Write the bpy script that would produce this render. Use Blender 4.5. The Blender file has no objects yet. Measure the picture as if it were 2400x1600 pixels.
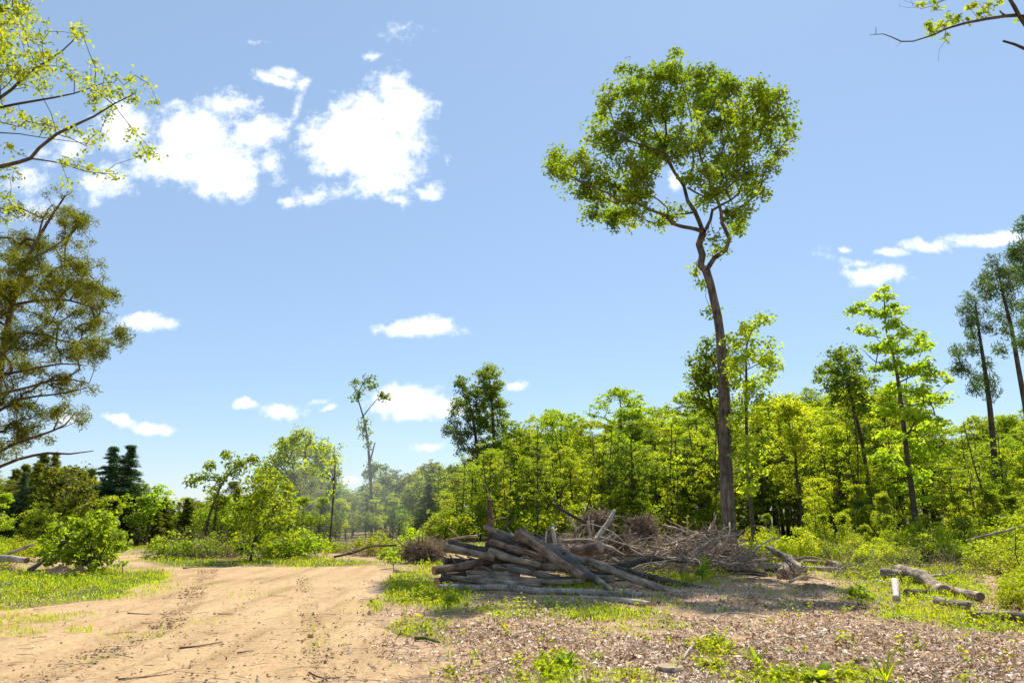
import bpy, math, random
import numpy as np
from mathutils import Vector, Quaternion, Matrix

R = math.radians
random.seed(7)
rng = np.random.default_rng(7)
scene = bpy.context.scene
C = scene.collection

# ------------------------------------------------------------------ camera, sky, sun, exposure
CAM_H, PITCH, FPX = 1.6, R(13.9), 1600.0          # focal length in pixels of the 2400 px wide photograph
cam_data = bpy.data.cameras.new('camera')
cam_data.lens = 24.0
cam_data.sensor_width = 36.0
cam_data.clip_start = 0.05
cam_data.clip_end = 6000
cam = bpy.data.objects.new('camera', cam_data)
C.objects.link(cam)
cam.location = (0, 0, CAM_H)
cam.rotation_euler = (R(90) + PITCH, 0, 0)
scene.camera = cam

SUN_EL, SUN_AZ = R(55), R(23.5)                   # azimuth from +Y towards +X
sun_dir = Vector((math.sin(SUN_AZ) * math.cos(SUN_EL), math.cos(SUN_AZ) * math.cos(SUN_EL), math.sin(SUN_EL)))
sd = bpy.data.lights.new('sun', 'SUN')
sd.energy = 5.0
sd.angle = R(0.53)
sd.color = (1.0, 0.95, 0.86)
sun = bpy.data.objects.new('sun', sd)
C.objects.link(sun)
sun.rotation_euler = sun_dir.to_track_quat('Z', 'Y').to_euler()

scene.view_settings.view_transform = 'Standard'
scene.view_settings.look = 'None'
scene.view_settings.exposure = 0.58
scene.view_settings.gamma = 1
scene.cycles.volume_bounces = 2
scene.cycles.volume_step_rate = 2.0
SKY_STRENGTH = 0.113

cs, sn = math.cos(PITCH), math.sin(PITCH)
D = 2400.0 / 2352.0


def ray(u, v):
    """direction through a photograph pixel (2352 px wide numbering), scaled so that y = 1"""
    xc = (u * D - 1200) / FPX
    yc = -(v * D - 800) / FPX
    f = cs - sn * yc
    return xc / f, (sn + cs * yc) / f, f


def at(u, v, Y):
    x, z, f = ray(u, v)
    return np.array((x * Y, Y, CAM_H + z * Y))


def gY(v):
    x, z, f = ray(1176, v)
    return -CAM_H / z


def ppm(Y, v=900):
    """photograph pixels (2352 wide) per metre at depth Y"""
    x, z, f = ray(1176, v)
    return FPX / D / (Y / f)


def build_world():
    w = bpy.data.worlds.new('World')
    scene.world = w
    w.use_nodes = True
    nt = w.node_tree
    N, L = nt.nodes, nt.links
    N.clear()
    out = N.new('ShaderNodeOutputWorld')
    bg = N.new('ShaderNodeBackground')
    bg.inputs['Strength'].default_value = SKY_STRENGTH
    sky = N.new('ShaderNodeTexSky')
    sky.sky_type = 'NISHITA'
    sky.sun_disc = False
    sky.sun_elevation = SUN_EL
    sky.sun_rotation = SUN_AZ
    sky.air_density = 1.0
    sky.dust_density = 0.15
    sky.ozone_density = 2.2
    sky.altitude = 100
    tc = N.new('ShaderNodeTexCoord')
    sep = N.new('ShaderNodeSeparateXYZ')
    L.new(tc.outputs['Generated'], sep.inputs[0])

    def math_(op, a, b=None, c=None, clamp=False):
        m = N.new('ShaderNodeMath')
        m.operation = op
        m.use_clamp = clamp
        for i, q in enumerate((a, b, c)):
            if q is None:
                continue
            if isinstance(q, (int, float)):
                m.inputs[i].default_value = q
            else:
                L.new(q, m.inputs[i])
        return m.outputs[0]

    ysafe = math_('MAXIMUM', sep.outputs['Y'], 0.05)
    px = math_('DIVIDE', sep.outputs['X'], ysafe)
    pz = math_('DIVIDE', sep.outputs['Z'], ysafe)
    comb = N.new('ShaderNodeCombineXYZ')
    L.new(px, comb.inputs[0])
    L.new(pz, comb.inputs[1])

    def noise(vec, scale, detail, rough):
        n = N.new('ShaderNodeTexNoise')
        n.inputs['Scale'].default_value = scale
        n.inputs['Detail'].default_value = detail
        n.inputs['Roughness'].default_value = rough
        L.new(vec, n.inputs['Vector'])
        return n

    # turbulence bends the outlines of the clouds
    n1 = noise(comb.outputs[0], 11.0, 3, 0.55)
    sub = N.new('ShaderNodeVectorMath'); sub.operation = 'SUBTRACT'
    L.new(n1.outputs['Color'], sub.inputs[0]); sub.inputs[1].default_value = (0.5, 0.5, 0.5)
    mad = N.new('ShaderNodeVectorMath'); mad.operation = 'MULTIPLY_ADD'
    L.new(sub.outputs[0], mad.inputs[0]); mad.inputs[1].default_value = (0.045, 0.04, 0)
    L.new(comb.outputs[0], mad.inputs[2])
    warped = mad.outputs[0]
    n2 = noise(comb.outputs[0], 15.0, 10, 0.66)
    fine = math_('SUBTRACT', n2.outputs['Fac'], 0.5)

    clouds = [  # u, v, half width, half height, weight
        (835, 295, 138, 104, 1.2), (872, 360, 138, 90, 1.2), (910, 262, 90, 85, 1.15), (765, 325, 100, 85, 1.05), (870, 415, 110, 45, .95), (895, 190, 60, 45, .7),
        (445, 315, 120, 95, 1.15), (495, 385, 120, 84, 1.2), (390, 370, 120, 64, 1.0), (595, 305, 100, 48, 1.0), (520, 245, 75, 50, .75), (630, 370, 40, 70, .6), (540, 425, 60, 40, .8),
        (290, 290, 100, 76, .85), (235, 420, 80, 58, .72), (170, 340, 70, 60, .55),
        (630, 182, 58, 22, .85), (655, 165, 26, 22, .8), (690, 190, 25, 15, .5), (848, 127, 22, 10, .45), (682, 250, 14, 38, .36), (715, 452, 85, 36, .66), (660, 468, 36, 24, .6),
        (800, 440, 60, 26, .6), (985, 442, 56, 22, .85), (915, 462, 40, 14, .5), (960, 746, 122, 30, 1.15), (345, 740, 84, 22, .9), (560, 932, 46, 15, .95), (642, 942, 74, 23, 1.0),
        (275, 970, 48, 13, .9), (345, 980, 62, 18, .95), (160, 968, 42, 22, .8), (935, 918, 100, 52, 1.1), (990, 940, 100, 38, 1.1), (950, 955, 60, 20, .9),
        (1182, 888, 32, 15, .8), (988, 1027, 48, 12, .8), (2000, 637, 90, 28, .95), (1970, 605, 52, 15, .62), (2125, 562, 76, 24, .9), (2045, 582, 48, 15, .75),
        (2260, 545, 110, 22, .85), (1945, 575, 28, 9, .5), (1545, 415, 18, 26, .7), (765, 936, 20, 9, .7), (735, 918, 30, 8, .4), (655, 1030, 60, 12, .6), (808, 1092, 40, 12, .6),
        (90, 480, 90, 30, .5), (60, 410, 70, 40, .5), (930, 75, 60, 20, .28), (600, 100, 30, 10, .3), (1880, 585, 40, 14, .3)]
    acc = None
    for (u, v, ru, rv, wt) in clouds:
        x0, z0, f = ray(u, v)
        x1, _, _ = ray(u + ru, v)
        _, z1, _ = ray(u, v - rv)
        sx, sz = 1.0 / abs(x1 - x0), 1.0 / abs(z1 - z0)
        m = N.new('ShaderNodeVectorMath'); m.operation = 'MULTIPLY_ADD'
        L.new(warped, m.inputs[0])
        m.inputs[1].default_value = (sx, sz, 0)
        m.inputs[2].default_value = (-x0 * sx, -z0 * sz, 0)
        ln = N.new('ShaderNodeVectorMath'); ln.operation = 'LENGTH'
        L.new(m.outputs[0], ln.inputs[0])
        e = math_('MULTIPLY_ADD', ln.outputs['Value'], -wt, wt)
        acc = e if acc is None else math_('MAXIMUM', acc, e)
    n3 = noise(comb.outputs[0], 44.0, 8, 0.68)
    fine2 = math_('SUBTRACT', n3.outputs['Fac'], 0.5)
    field = math_('MULTIPLY_ADD', fine, 1.7, acc)
    field = math_('MULTIPLY_ADD', fine2, 1.35, field)
    mr = N.new('ShaderNodeMapRange')
    mr.interpolation_type = 'SMOOTHSTEP'
    L.new(field, mr.inputs['Value'])
    mr.inputs['From Min'].default_value = 0.0
    mr.inputs['From Max'].default_value = 0.62
    ahead = math_('GREATER_THAN', sep.outputs['Y'], 0.06)
    mask = math_('MULTIPLY', mr.outputs['Result'], ahead)
    mask = math_('MULTIPLY', mask, 0.97)
    # thicker cores are a little whiter than the thin rims
    cc = N.new('ShaderNodeMix'); cc.data_type = 'RGBA'
    cc.inputs[6].default_value = (6.3, 6.8, 7.6, 1)
    cc.inputs[7].default_value = (9.0, 9.0, 9.0, 1)
    core = N.new('ShaderNodeMapRange'); core.interpolation_type = 'SMOOTHSTEP'
    L.new(field, core.inputs['Value']); core.inputs['From Min'].default_value = 0.3; core.inputs['From Max'].default_value = 1.25
    L.new(core.outputs['Result'], cc.inputs[0])
    # sky through thin high veil: lifts and pales the blue a little
    veil = N.new('ShaderNodeMix'); veil.data_type = 'RGBA'
    veil.inputs[0].default_value = 0.55
    L.new(sky.outputs[0], veil.inputs[6])
    veil.inputs[7].default_value = (2.5, 3.6, 5.1, 1)
    mix = N.new('ShaderNodeMix'); mix.data_type = 'RGBA'
    L.new(mask, mix.inputs[0])
    L.new(veil.outputs[2], mix.inputs[6])
    L.new(cc.outputs[2], mix.inputs[7])
    L.new(mix.outputs[2], bg.inputs['Color'])
    L.new(bg.outputs[0], out.inputs['Surface'])


build_world()

# ------------------------------------------------------------------ helpers: noise, meshes, objects

def _hash(ix, iy, seed):
    h = (ix.astype(np.int64) * 374761393 + iy.astype(np.int64) * 668265263 + seed * 1274126177) & 0xffffffff
    h = ((h ^ (h >> 13)) * 1274126177) & 0xffffffff
    return ((h ^ (h >> 16)) & 0xffff) / 65535.0


def vnoise(x, y, seed=0):
    x = np.asarray(x, float); y = np.asarray(y, float)
    ix, iy = np.floor(x), np.floor(y)
    fx, fy = x - ix, y - iy
    fx = fx * fx * (3 - 2 * fx); fy = fy * fy * (3 - 2 * fy)
    a = _hash(ix, iy, seed); b = _hash(ix + 1, iy, seed)
    c = _hash(ix, iy + 1, seed); d = _hash(ix + 1, iy + 1, seed)
    return (a * (1 - fx) + b * fx) * (1 - fy) + (c * (1 - fx) + d * fx) * fy


def fbm(x, y, octs=4, seed=0):
    s, a, t = 0, 1.0, 0
    for o in range(octs):
        s = s + a * vnoise(x * 2 ** o + 17.3 * o, y * 2 ** o - 9.1 * o, seed + o)
        t += a
        a *= 0.5
    return s / t


def seg_dist(px, py, poly, closed=True):
    """unsigned distance to a polyline, and inside test for closed ones"""
    best = np.full(px.shape, 1e9)
    inside = np.zeros(px.shape, bool)
    n = len(poly)
    for i in range(n if closed else n - 1):
        x1, y1 = poly[i]; x2, y2 = poly[(i + 1) % n]
        dx, dy = x2 - x1, y2 - y1
        t = np.clip(((px - x1) * dx + (py - y1) * dy) / (dx * dx + dy * dy + 1e-9), 0, 1)
        best = np.minimum(best, np.hypot(px - x1 - t * dx, py - y1 - t * dy))
        if closed:
            cross = ((y1 > py) != (y2 > py)) & (px < (x2 - x1) * (py - y1) / (y2 - y1 + 1e-12) + x1)
            inside ^= cross
    return best, inside


def G2(u, v):
    x, z, f = ray(u, v)
    Y = -CAM_H / z
    return (x * Y, Y)


ROAD = [G2(*p) for p in [(385, 1306), (600, 1302), (700, 1302), (880, 1297), (876, 1308), (852, 1340), (832, 1378), (850, 1440), (872, 1500), (900, 1568), (925, 1660),
                         (-900, 1660), (-500, 1440), (-60, 1404), (120, 1388), (230, 1376), (310, 1352), (365, 1328)]]
SPUR = [G2(*p) for p in [(232, 1288), (250, 1277), (300, 1271), (372, 1272), (345, 1279), (290, 1288), (262, 1294)]]


def road_sdf(x, y):
    x = np.asarray(x, float); y = np.asarray(y, float)
    d, ins = seg_dist(x, y, ROAD)
    s1 = np.where(ins, d, -d)
    d, ins = seg_dist(x, y, SPUR)
    s2 = np.where(ins, d, -d)
    return np.maximum(s1, s2) + (fbm(x * 0.9, y * 0.9, 4, 5) - 0.5) * 0.9


def gh(x, y):
    """height of the ground"""
    x = np.asarray(x, float); y = np.asarray(y, float)
    far = np.clip((90 - np.hypot(x, y)) / 60, 0, 1)
    h = 0.16 * (fbm(x / 7, y / 7, 3, 1) - 0.5) + 0.07 * (fbm(x / 1.1, y / 1.1, 3, 2) - 0.5)
    onroad = np.clip((road_sdf(x, y) + 0.5) / 0.8, 0, 1)
    h = h * (1 - 0.75 * onroad)
    return h * far


def g3(x, y, dz=0.0):
    return np.array((x, y, float(gh(x, y)) + dz))


def hitY(u, v):
    """depth where a pixel's ray meets the bumpy ground"""
    x, z, f = ray(u, v)
    Y = -CAM_H / z
    for _ in range(6):
        Y = .5 * Y + .5 * (float(gh(x * Y, Y)) - CAM_H) / z
    return Y


def G(u, v, dz=0.0):
    Y = hitY(u, v)
    return g3(ray(u, v)[0] * Y, Y, dz)


def make_mesh(name, V, quads=None, tris=None, mat=None, rnd=None, smooth=False):
    V = np.asarray(V, dtype=np.float32)
    me = bpy.data.meshes.new(name)
    parts, starts, totals, pos = [], [], [], 0
    for F in (quads, tris):
        if F is None or len(F) == 0:
            continue
        F = np.asarray(F, dtype=np.int32)
        k = F.shape[1]
        parts.append(F.ravel())
        starts.append(pos + np.arange(len(F), dtype=np.int32) * k)
        totals.append(np.full(len(F), k, dtype=np.int32))
        pos += F.size
    loops = np.concatenate(parts)
    me.vertices.add(len(V)); me.vertices.foreach_set('co', V.ravel())
    me.loops.add(len(loops)); me.loops.foreach_set('vertex_index', loops)
    st = np.concatenate(starts)
    me.polygons.add(len(st)); me.polygons.foreach_set('loop_start', st)
    me.polygons.foreach_set('loop_total', np.concatenate(totals))
    if rnd is not None:
        for k, arr in rnd.items():
            a = me.attributes.new(k, 'FLOAT', 'POINT')
            a.data.foreach_set('value', np.asarray(arr, dtype=np.float32))
    me.update(calc_edges=True)
    me.validate()
    if smooth:
        me.polygons.foreach_set('use_smooth', np.ones(len(st), bool))
    if mat:
        me.materials.append(mat)
    return me


def link(name, data, parent=None, loc=None, quat=None, label=None, cat=None, group=None, kind=None, scale=None):
    o = bpy.data.objects.new(name, data)
    C.objects.link(o)
    if parent is not None:
        o.parent = parent
    if loc is not None:
        o.location = tuple(float(q) for q in loc)
    if quat is not None:
        o.rotation_mode = 'QUATERNION'
        o.rotation_quaternion = quat
    if scale is not None:
        o.scale = scale
    if label: o['label'] = label
    if cat: o['category'] = cat
    if group: o['group'] = group
    if kind: o['kind'] = kind
    return o


class Tubes:
    """collects swept tubes into one mesh"""
    def __init__(self):
        self.V, self.Q, self.T, self.n = [], [], [], 0

    def add(self, pts, rad, k=6, cap=False, rough=0.0, seed=0):
        P = np.asarray(pts, float)
        m = len(P)
        rad = np.broadcast_to(np.asarray(rad, float), (m,))
        T = np.empty_like(P)
        T[1:-1] = P[2:] - P[:-2]
        T[0] = P[1] - P[0]; T[-1] = P[-1] - P[-2]
        T /= np.linalg.norm(T, axis=1)[:, None] + 1e-12
        ref = np.array((1.0, 0, 0)) if abs(T[0][0]) < 0.8 else np.array((0, 1.0, 0))
        A = ref - T * (T @ ref)[:, None]
        nrm = np.linalg.norm(A, axis=1)
        if nrm.min() < 0.15:
            ref = np.array((0.3, 0.5, 0.81)); A = ref - T * (T @ ref)[:, None]; nrm = np.linalg.norm(A, axis=1)
        A /= nrm[:, None] + 1e-9
        B = np.cross(T, A)
        th = np.arange(k) * 2 * math.pi / k
        rr = np.repeat(rad[:, None], k, 1)
        if rough:
            s = np.concatenate([[0], np.cumsum(np.linalg.norm(np.diff(P, axis=0), axis=1))])
            uu = np.cos(th)[None, :] * 1.3 + np.zeros((m, 1)); ww = np.sin(th)[None, :] * 1.3 + s[:, None] * 1.7
            rr = rr * (1 + rough * (fbm(uu + 3.1 * seed, ww, 3, 11) - 0.5) * 2)
        ring = P[:, None, :] + rr[:, :, None] * (np.cos(th)[None, :, None] * A[:, None, :] + np.sin(th)[None, :, None] * B[:, None, :])
        base = self.n
        self.V.append(ring.reshape(-1, 3))
        i = np.arange(m - 1)[:, None] * k; j = np.arange(k)[None, :]; j2 = (j + 1) % k
        q = np.stack([i + j, i + j2, i + k + j2, i + k + j], -1).reshape(-1, 4) + base
        self.Q.append(q)
        self.n += m * k
        if cap:
            for e, row in ((0, 0), (1, m - 1)):
                self.V.append(P[row][None]); c = self.n; self.n += 1
                a = base + row * k + np.arange(k); b = base + row * k + (np.arange(k) + 1) % k
                self.T.append(np.stack([np.full(k, c), b, a] if e == 0 else [np.full(k, c), a, b], -1))
        return ring

    def mesh(self, name, mat, off=(0, 0, 0), smooth=True):
        V = np.concatenate(self.V) - np.asarray(off)
        return make_mesh(name, V, np.concatenate(self.Q), np.concatenate(self.T) if self.T else None, mat, smooth=smooth)


def leaf_cards(cen, length, width, nrm=None, tangent=None, fold=0.25, rnd=None):
    """one bent diamond per leaf; returns verts, quads and a random value per leaf"""
    n = len(cen)
    if nrm is None:
        nrm = rng.normal(size=(n, 3))
    nrm = nrm / (np.linalg.norm(nrm, axis=1)[:, None] + 1e-9)
    t = rng.normal(size=(n, 3)) if tangent is None else tangent
    t = t - nrm * (t * nrm).sum(1)[:, None]
    t /= np.linalg.norm(t, axis=1)[:, None] + 1e-9
    b = np.cross(nrm, t)
    length = np.broadcast_to(length, (n,))[:, None]; width = np.broadcast_to(width, (n,))[:, None]
    v0 = cen - t * length * 0.5
    v2 = cen + t * length * 0.5 - nrm * length * 0.12
    mid = cen - t * length * 0.06
    v1 = mid + b * width * 0.5 + nrm * width * fold
    v3 = mid - b * width * 0.5 + nrm * width * fold
    V = np.stack([v0, v1, v2, v3], 1).reshape(-1, 3)
    Q = np.arange(n * 4).reshape(-1, 4)
    r = rng.random(n) if rnd is None else rnd
    return V, Q, np.repeat(r, 4)


# ------------------------------------------------------------------ materials

def new_mat(name):
    m = bpy.data.materials.new(name)
    m.use_nodes = True
    m.node_tree.nodes.clear()
    return m, m.node_tree.nodes, m.node_tree.links


def ramp(N, stops):
    r = N.new('ShaderNodeValToRGB')
    el = r.color_ramp.elements
    while len(el) < len(stops):
        el.new(0.5)
    for e, (p, c) in zip(el, stops):
        e.position = p
        e.color = (*c, 1)
    return r


def leaf_mat(name, cols, trans=(1.42, 1.42, 0.35), tfac=0.62, vary=0.22, gloss=0.018, huev=0.012, mul=(2.25, 1.70, 1.9)):
    m, N, L = new_mat(name)
    at_ = N.new('ShaderNodeAttribute'); at_.attribute_name = 'rnd'
    r = ramp(N, [(i / (len(cols) - 1), (c[0] * mul[0], c[1] * mul[1], c[2] * mul[2])) for i, c in enumerate(cols)])
    L.new(at_.outputs['Fac'], r.inputs[0])
    oi = N.new('ShaderNodeObjectInfo')
    hs = N.new('ShaderNodeHueSaturation')
    mr = N.new('ShaderNodeMapRange')
    L.new(oi.outputs['Random'], mr.inputs[0]); mr.inputs[3].default_value = 1 - vary; mr.inputs[4].default_value = 1 + vary
    L.new(mr.outputs[0], hs.inputs['Value'])
    wn = N.new('ShaderNodeTexWhiteNoise'); wn.noise_dimensions = '1D'
    L.new(oi.outputs['Random'], wn.inputs['W'])
    mh = N.new('ShaderNodeMapRange')
    L.new(wn.outputs['Value'], mh.inputs[0]); mh.inputs[3].default_value = 0.5 - huev; mh.inputs[4].default_value = 0.5 + huev
    L.new(mh.outputs[0], hs.inputs['Hue'])
    L.new(r.outputs[0], hs.inputs['Color'])
    d = N.new('ShaderNodeBsdfDiffuse'); L.new(hs.outputs[0], d.inputs[0])
    tm = N.new('ShaderNodeMix'); tm.data_type = 'RGBA'; tm.blend_type = 'MULTIPLY'; tm.inputs[0].default_value = 1
    L.new(hs.outputs[0], tm.inputs[6]); tm.inputs[7].default_value = (*trans, 1)
    t = N.new('ShaderNodeBsdfTranslucent'); L.new(tm.outputs[2], t.inputs[0])
    mx = N.new('ShaderNodeMixShader'); mx.inputs[0].default_value = tfac
    L.new(d.outputs[0], mx.inputs[1]); L.new(t.outputs[0], mx.inputs[2])
    g = N.new('ShaderNodeBsdfGlossy'); g.inputs['Roughness'].default_value = 0.5; g.inputs[0].default_value = (0.8, 0.85, .8, 1)
    mg = N.new('ShaderNodeMixShader'); mg.inputs[0].default_value = gloss
    L.new(mx.outputs[0], mg.inputs[1]); L.new(g.outputs[0], mg.inputs[2])
    o = N.new('ShaderNodeOutputMaterial'); L.new(mg.outputs[0], o.inputs[0])
    return m


def bark_mat(name, c1, c2, c3, sc=(9, 9, 1.6), bump=0.6, spots=None, patch=None):
    """furrowed bark along the local Z axis"""
    m, N, L = new_mat(name)
    tc = N.new('ShaderNodeTexCoord')
    mp = N.new('ShaderNodeMapping'); mp.inputs['Scale'].default_value = sc
    L.new(tc.outputs['Object'], mp.inputs[0])
    n = N.new('ShaderNodeTexNoise'); n.inputs['Scale'].default_value = 2.2; n.inputs['Detail'].default_value = 8; n.inputs['Roughness'].default_value = 0.65
    L.new(mp.outputs[0], n.inputs[0])
    r = ramp(N, [(0.28, c1), (0.52, c2), (0.74, c3)])
    L.new(n.outputs['Fac'], r.inputs[0])
    col = r.outputs[0]
    n2 = N.new('ShaderNodeTexNoise'); n2.inputs['Scale'].default_value = 2.6; n2.inputs['Detail'].default_value = 6
    L.new(tc.outputs['Object'], n2.inputs[0])
    r2 = ramp(N, [(0.35, (0.5, 0.49, 0.48)), (0.65, (1.45, 1.4, 1.32))])
    L.new(n2.outputs['Fac'], r2.inputs[0])
    mu = N.new('ShaderNodeMix'); mu.data_type = 'RGBA'; mu.blend_type = 'MULTIPLY'; mu.inputs[0].default_value = 1
    L.new(col, mu.inputs[6]); L.new(r2.outputs[0], mu.inputs[7]); col = mu.outputs[2]
    if patch:   # patches where the bark has come off
        n3 = N.new('ShaderNodeTexNoise'); n3.inputs['Scale'].default_value = patch[1]; n3.inputs['Detail'].default_value = 5
        mp3 = N.new('ShaderNodeMapping'); mp3.inputs['Scale'].default_value = (1, 1, 0.35)
        L.new(tc.outputs['Object'], mp3.inputs[0]); L.new(mp3.outputs[0], n3.inputs[0])
        mr = N.new('ShaderNodeMapRange'); mr.inputs[1].default_value = patch[2]; mr.inputs[2].default_value = patch[2] + 0.06
        L.new(n3.outputs['Fac'], mr.inputs[0])
        mx = N.new('ShaderNodeMix'); mx.data_type = 'RGBA'; L.new(mr.outputs[0], mx.inputs[0]); L.new(col, mx.inputs[6]); mx.inputs[7].default_value = (*patch[0], 1)
        col = mx.outputs[2]
    if spots:   # short cross marks of birch bark
        mp4 = N.new('ShaderNodeMapping'); mp4.inputs['Scale'].default_value = (11, 11, 38)
        L.new(tc.outputs['Object'], mp4.inputs[0])
        n4 = N.new('ShaderNodeTexNoise'); n4.inputs['Scale'].default_value = 1.0; n4.inputs['Detail'].default_value = 3
        L.new(mp4.outputs[0], n4.inputs[0])
        mr4 = N.new('ShaderNodeMapRange'); mr4.inputs[1].default_value = 0.60; mr4.inputs[2].default_value = 0.68
        L.new(n4.outputs['Fac'], mr4.inputs[0])
        mx = N.new('ShaderNodeMix'); mx.data_type = 'RGBA'; L.new(mr4.outputs[0], mx.inputs[0]); L.new(col, mx.inputs[6]); mx.inputs[7].default_value = (*spots, 1)
        col = mx.outputs[2]
    b = N.new('ShaderNodeBsdfPrincipled'); b.inputs['Roughness'].default_value = 0.85; b.inputs['Specular IOR Level'].default_value = 0.2
    L.new(col, b.inputs['Base Color'])
    bp = N.new('ShaderNodeBump'); bp.inputs['Strength'].default_value = bump; bp.inputs['Distance'].default_value = 0.03
    L.new(n.outputs['Fac'], bp.inputs['Height']); L.new(bp.outputs[0], b.inputs['Normal'])
    o = N.new('ShaderNodeOutputMaterial'); L.new(b.outputs[0], o.inputs[0])
    return m


def cut_mat(name, c1, c2):
    m, N, L = new_mat(name)
    tc = N.new('ShaderNodeTexCoord')
    w = N.new('ShaderNodeTexWave'); w.wave_type = 'RINGS'; w.rings_direction = 'Z'
    w.inputs['Scale'].default_value = 12; w.inputs['Distortion'].default_value = 2.5; w.inputs['Detail'].default_value = 3
    L.new(tc.outputs['Object'], w.inputs[0])
    n = N.new('ShaderNodeTexNoise'); n.inputs['Scale'].default_value = 9; n.inputs['Detail'].default_value = 6
    L.new(tc.outputs['Object'], n.inputs[0])
    mixf = N.new('ShaderNodeMix'); mixf.data_type = 'FLOAT'; mixf.inputs[0].default_value = 0.6
    L.new(w.outputs['Fac'], mixf.inputs[2]); L.new(n.outputs['Fac'], mixf.inputs[3])
    r = ramp(N, [(0.25, c1), (0.75, c2)])
    L.new(mixf.outputs[0], r.inputs[0])
    b = N.new('ShaderNodeBsdfPrincipled'); b.inputs['Roughness'].default_value = 0.8
    L.new(r.outputs[0], b.inputs['Base Color'])
    o = N.new('ShaderNodeOutputMaterial'); L.new(b.outputs[0], o.inputs[0])
    return m


def attr_mat(name, stops, rough=0.9, trans=0.0, attr='rnd'):
    m, N, L = new_mat(name)
    a = N.new('ShaderNodeAttribute'); a.attribute_name = attr
    r = ramp(N, stops); L.new(a.outputs['Fac'], r.inputs[0])
    b = N.new('ShaderNodeBsdfPrincipled'); b.inputs['Roughness'].default_value = rough; b.inputs['Specular IOR Level'].default_value = 0.25
    L.new(r.outputs[0], b.inputs['Base Color'])
    sh = b.outputs[0]
    if trans:
        t = N.new('ShaderNodeBsdfTranslucent'); L.new(r.outputs[0], t.inputs[0])
        mx = N.new('ShaderNodeMixShader'); mx.inputs[0].default_value = trans
        L.new(sh, mx.inputs[1]); L.new(t.outputs[0], mx.inputs[2]); sh = mx.outputs[0]
    o = N.new('ShaderNodeOutputMaterial'); L.new(sh, o.inputs[0])
    return m


def soil_mat(name, stops, sc, bump, dist=0.02, grass=None, streak=False):
    m, N, L = new_mat(name)
    tc = N.new('ShaderNodeTexCoord')
    n = N.new('ShaderNodeTexNoise'); n.inputs['Scale'].default_value = sc; n.inputs['Detail'].default_value = 10; n.inputs['Roughness'].default_value = 0.7
    L.new(tc.outputs['Object'], n.inputs[0])
    nl = N.new('ShaderNodeTexNoise'); nl.inputs['Scale'].default_value = 0.55; nl.inputs['Detail'].default_value = 5
    L.new(tc.outputs['Object'], nl.inputs[0])
    mf = N.new('ShaderNodeMix'); mf.data_type = 'FLOAT'; mf.inputs[0].default_value = 0.42
    L.new(n.outputs['Fac'], mf.inputs[2]); L.new(nl.outputs['Fac'], mf.inputs[3])
    r = ramp(N, stops); L.new(mf.outputs[0], r.inputs[0])
    col = r.outputs[0]
    if streak:   # bands left by wheels and grading, along the road, and scattered darker crumbs
        mp = N.new('ShaderNodeMapping'); mp.inputs['Scale'].default_value = (2.6, .35, 1); mp.inputs['Rotation'].default_value = (0, 0, R(-14))
        L.new(tc.outputs['Object'], mp.inputs[0])
        ns = N.new('ShaderNodeTexNoise'); ns.inputs['Scale'].default_value = 1.0; ns.inputs['Detail'].default_value = 7; L.new(mp.outputs[0], ns.inputs[0])
        rs = ramp(N, [(.32, (.78, .74, .70)), (.5, (1.0, 1.0, 1.0)), (.68, (1.10, 1.10, 1.08))]); L.new(ns.outputs['Fac'], rs.inputs[0])
        nf = N.new('ShaderNodeTexNoise'); nf.inputs['Scale'].default_value = 26; nf.inputs['Detail'].default_value = 6; nf.inputs['Roughness'].default_value = .75
        mpf = N.new('ShaderNodeMapping'); mpf.inputs['Scale'].default_value = (.55, 1.2, 1); L.new(tc.outputs['Object'], mpf.inputs[0]); L.new(mpf.outputs[0], nf.inputs[0])
        rf = ramp(N, [(.36, (.62, .57, .52)), (.47, (1, 1, 1)), (.7, (1.08, 1.08, 1.08))]); L.new(nf.outputs['Fac'], rf.inputs[0])
        for q in (rs, rf):
            mm = N.new('ShaderNodeMix'); mm.data_type = 'RGBA'; mm.blend_type = 'MULTIPLY'; mm.inputs[0].default_value = 1
            L.new(col, mm.inputs[6]); L.new(q.outputs[0], mm.inputs[7]); col = mm.outputs[2]
    if grass:
        a = N.new('ShaderNodeAttribute'); a.attribute_name = 'green'
        mx = N.new('ShaderNodeMix'); mx.data_type = 'RGBA'
        L.new(a.outputs['Fac'], mx.inputs[0]); L.new(col, mx.inputs[6])
        rg = ramp(N, [(0.3, grass[0]), (0.7, grass[1])]); L.new(n.outputs['Fac'], rg.inputs[0])
        L.new(rg.outputs[0], mx.inputs[7]); col = mx.outputs[2]
    b = N.new('ShaderNodeBsdfPrincipled'); b.inputs['Roughness'].default_value = 0.95; b.inputs['Specular IOR Level'].default_value = 0.1
    L.new(col, b.inputs['Base Color'])
    bp = N.new('ShaderNodeBump'); bp.inputs['Strength'].default_value = bump; bp.inputs['Distance'].default_value = dist
    L.new(n.outputs['Fac'], bp.inputs['Height']); L.new(bp.outputs[0], b.inputs['Normal'])
    o = N.new('ShaderNodeOutputMaterial'); L.new(b.outputs[0], o.inputs[0])
    return m


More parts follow.
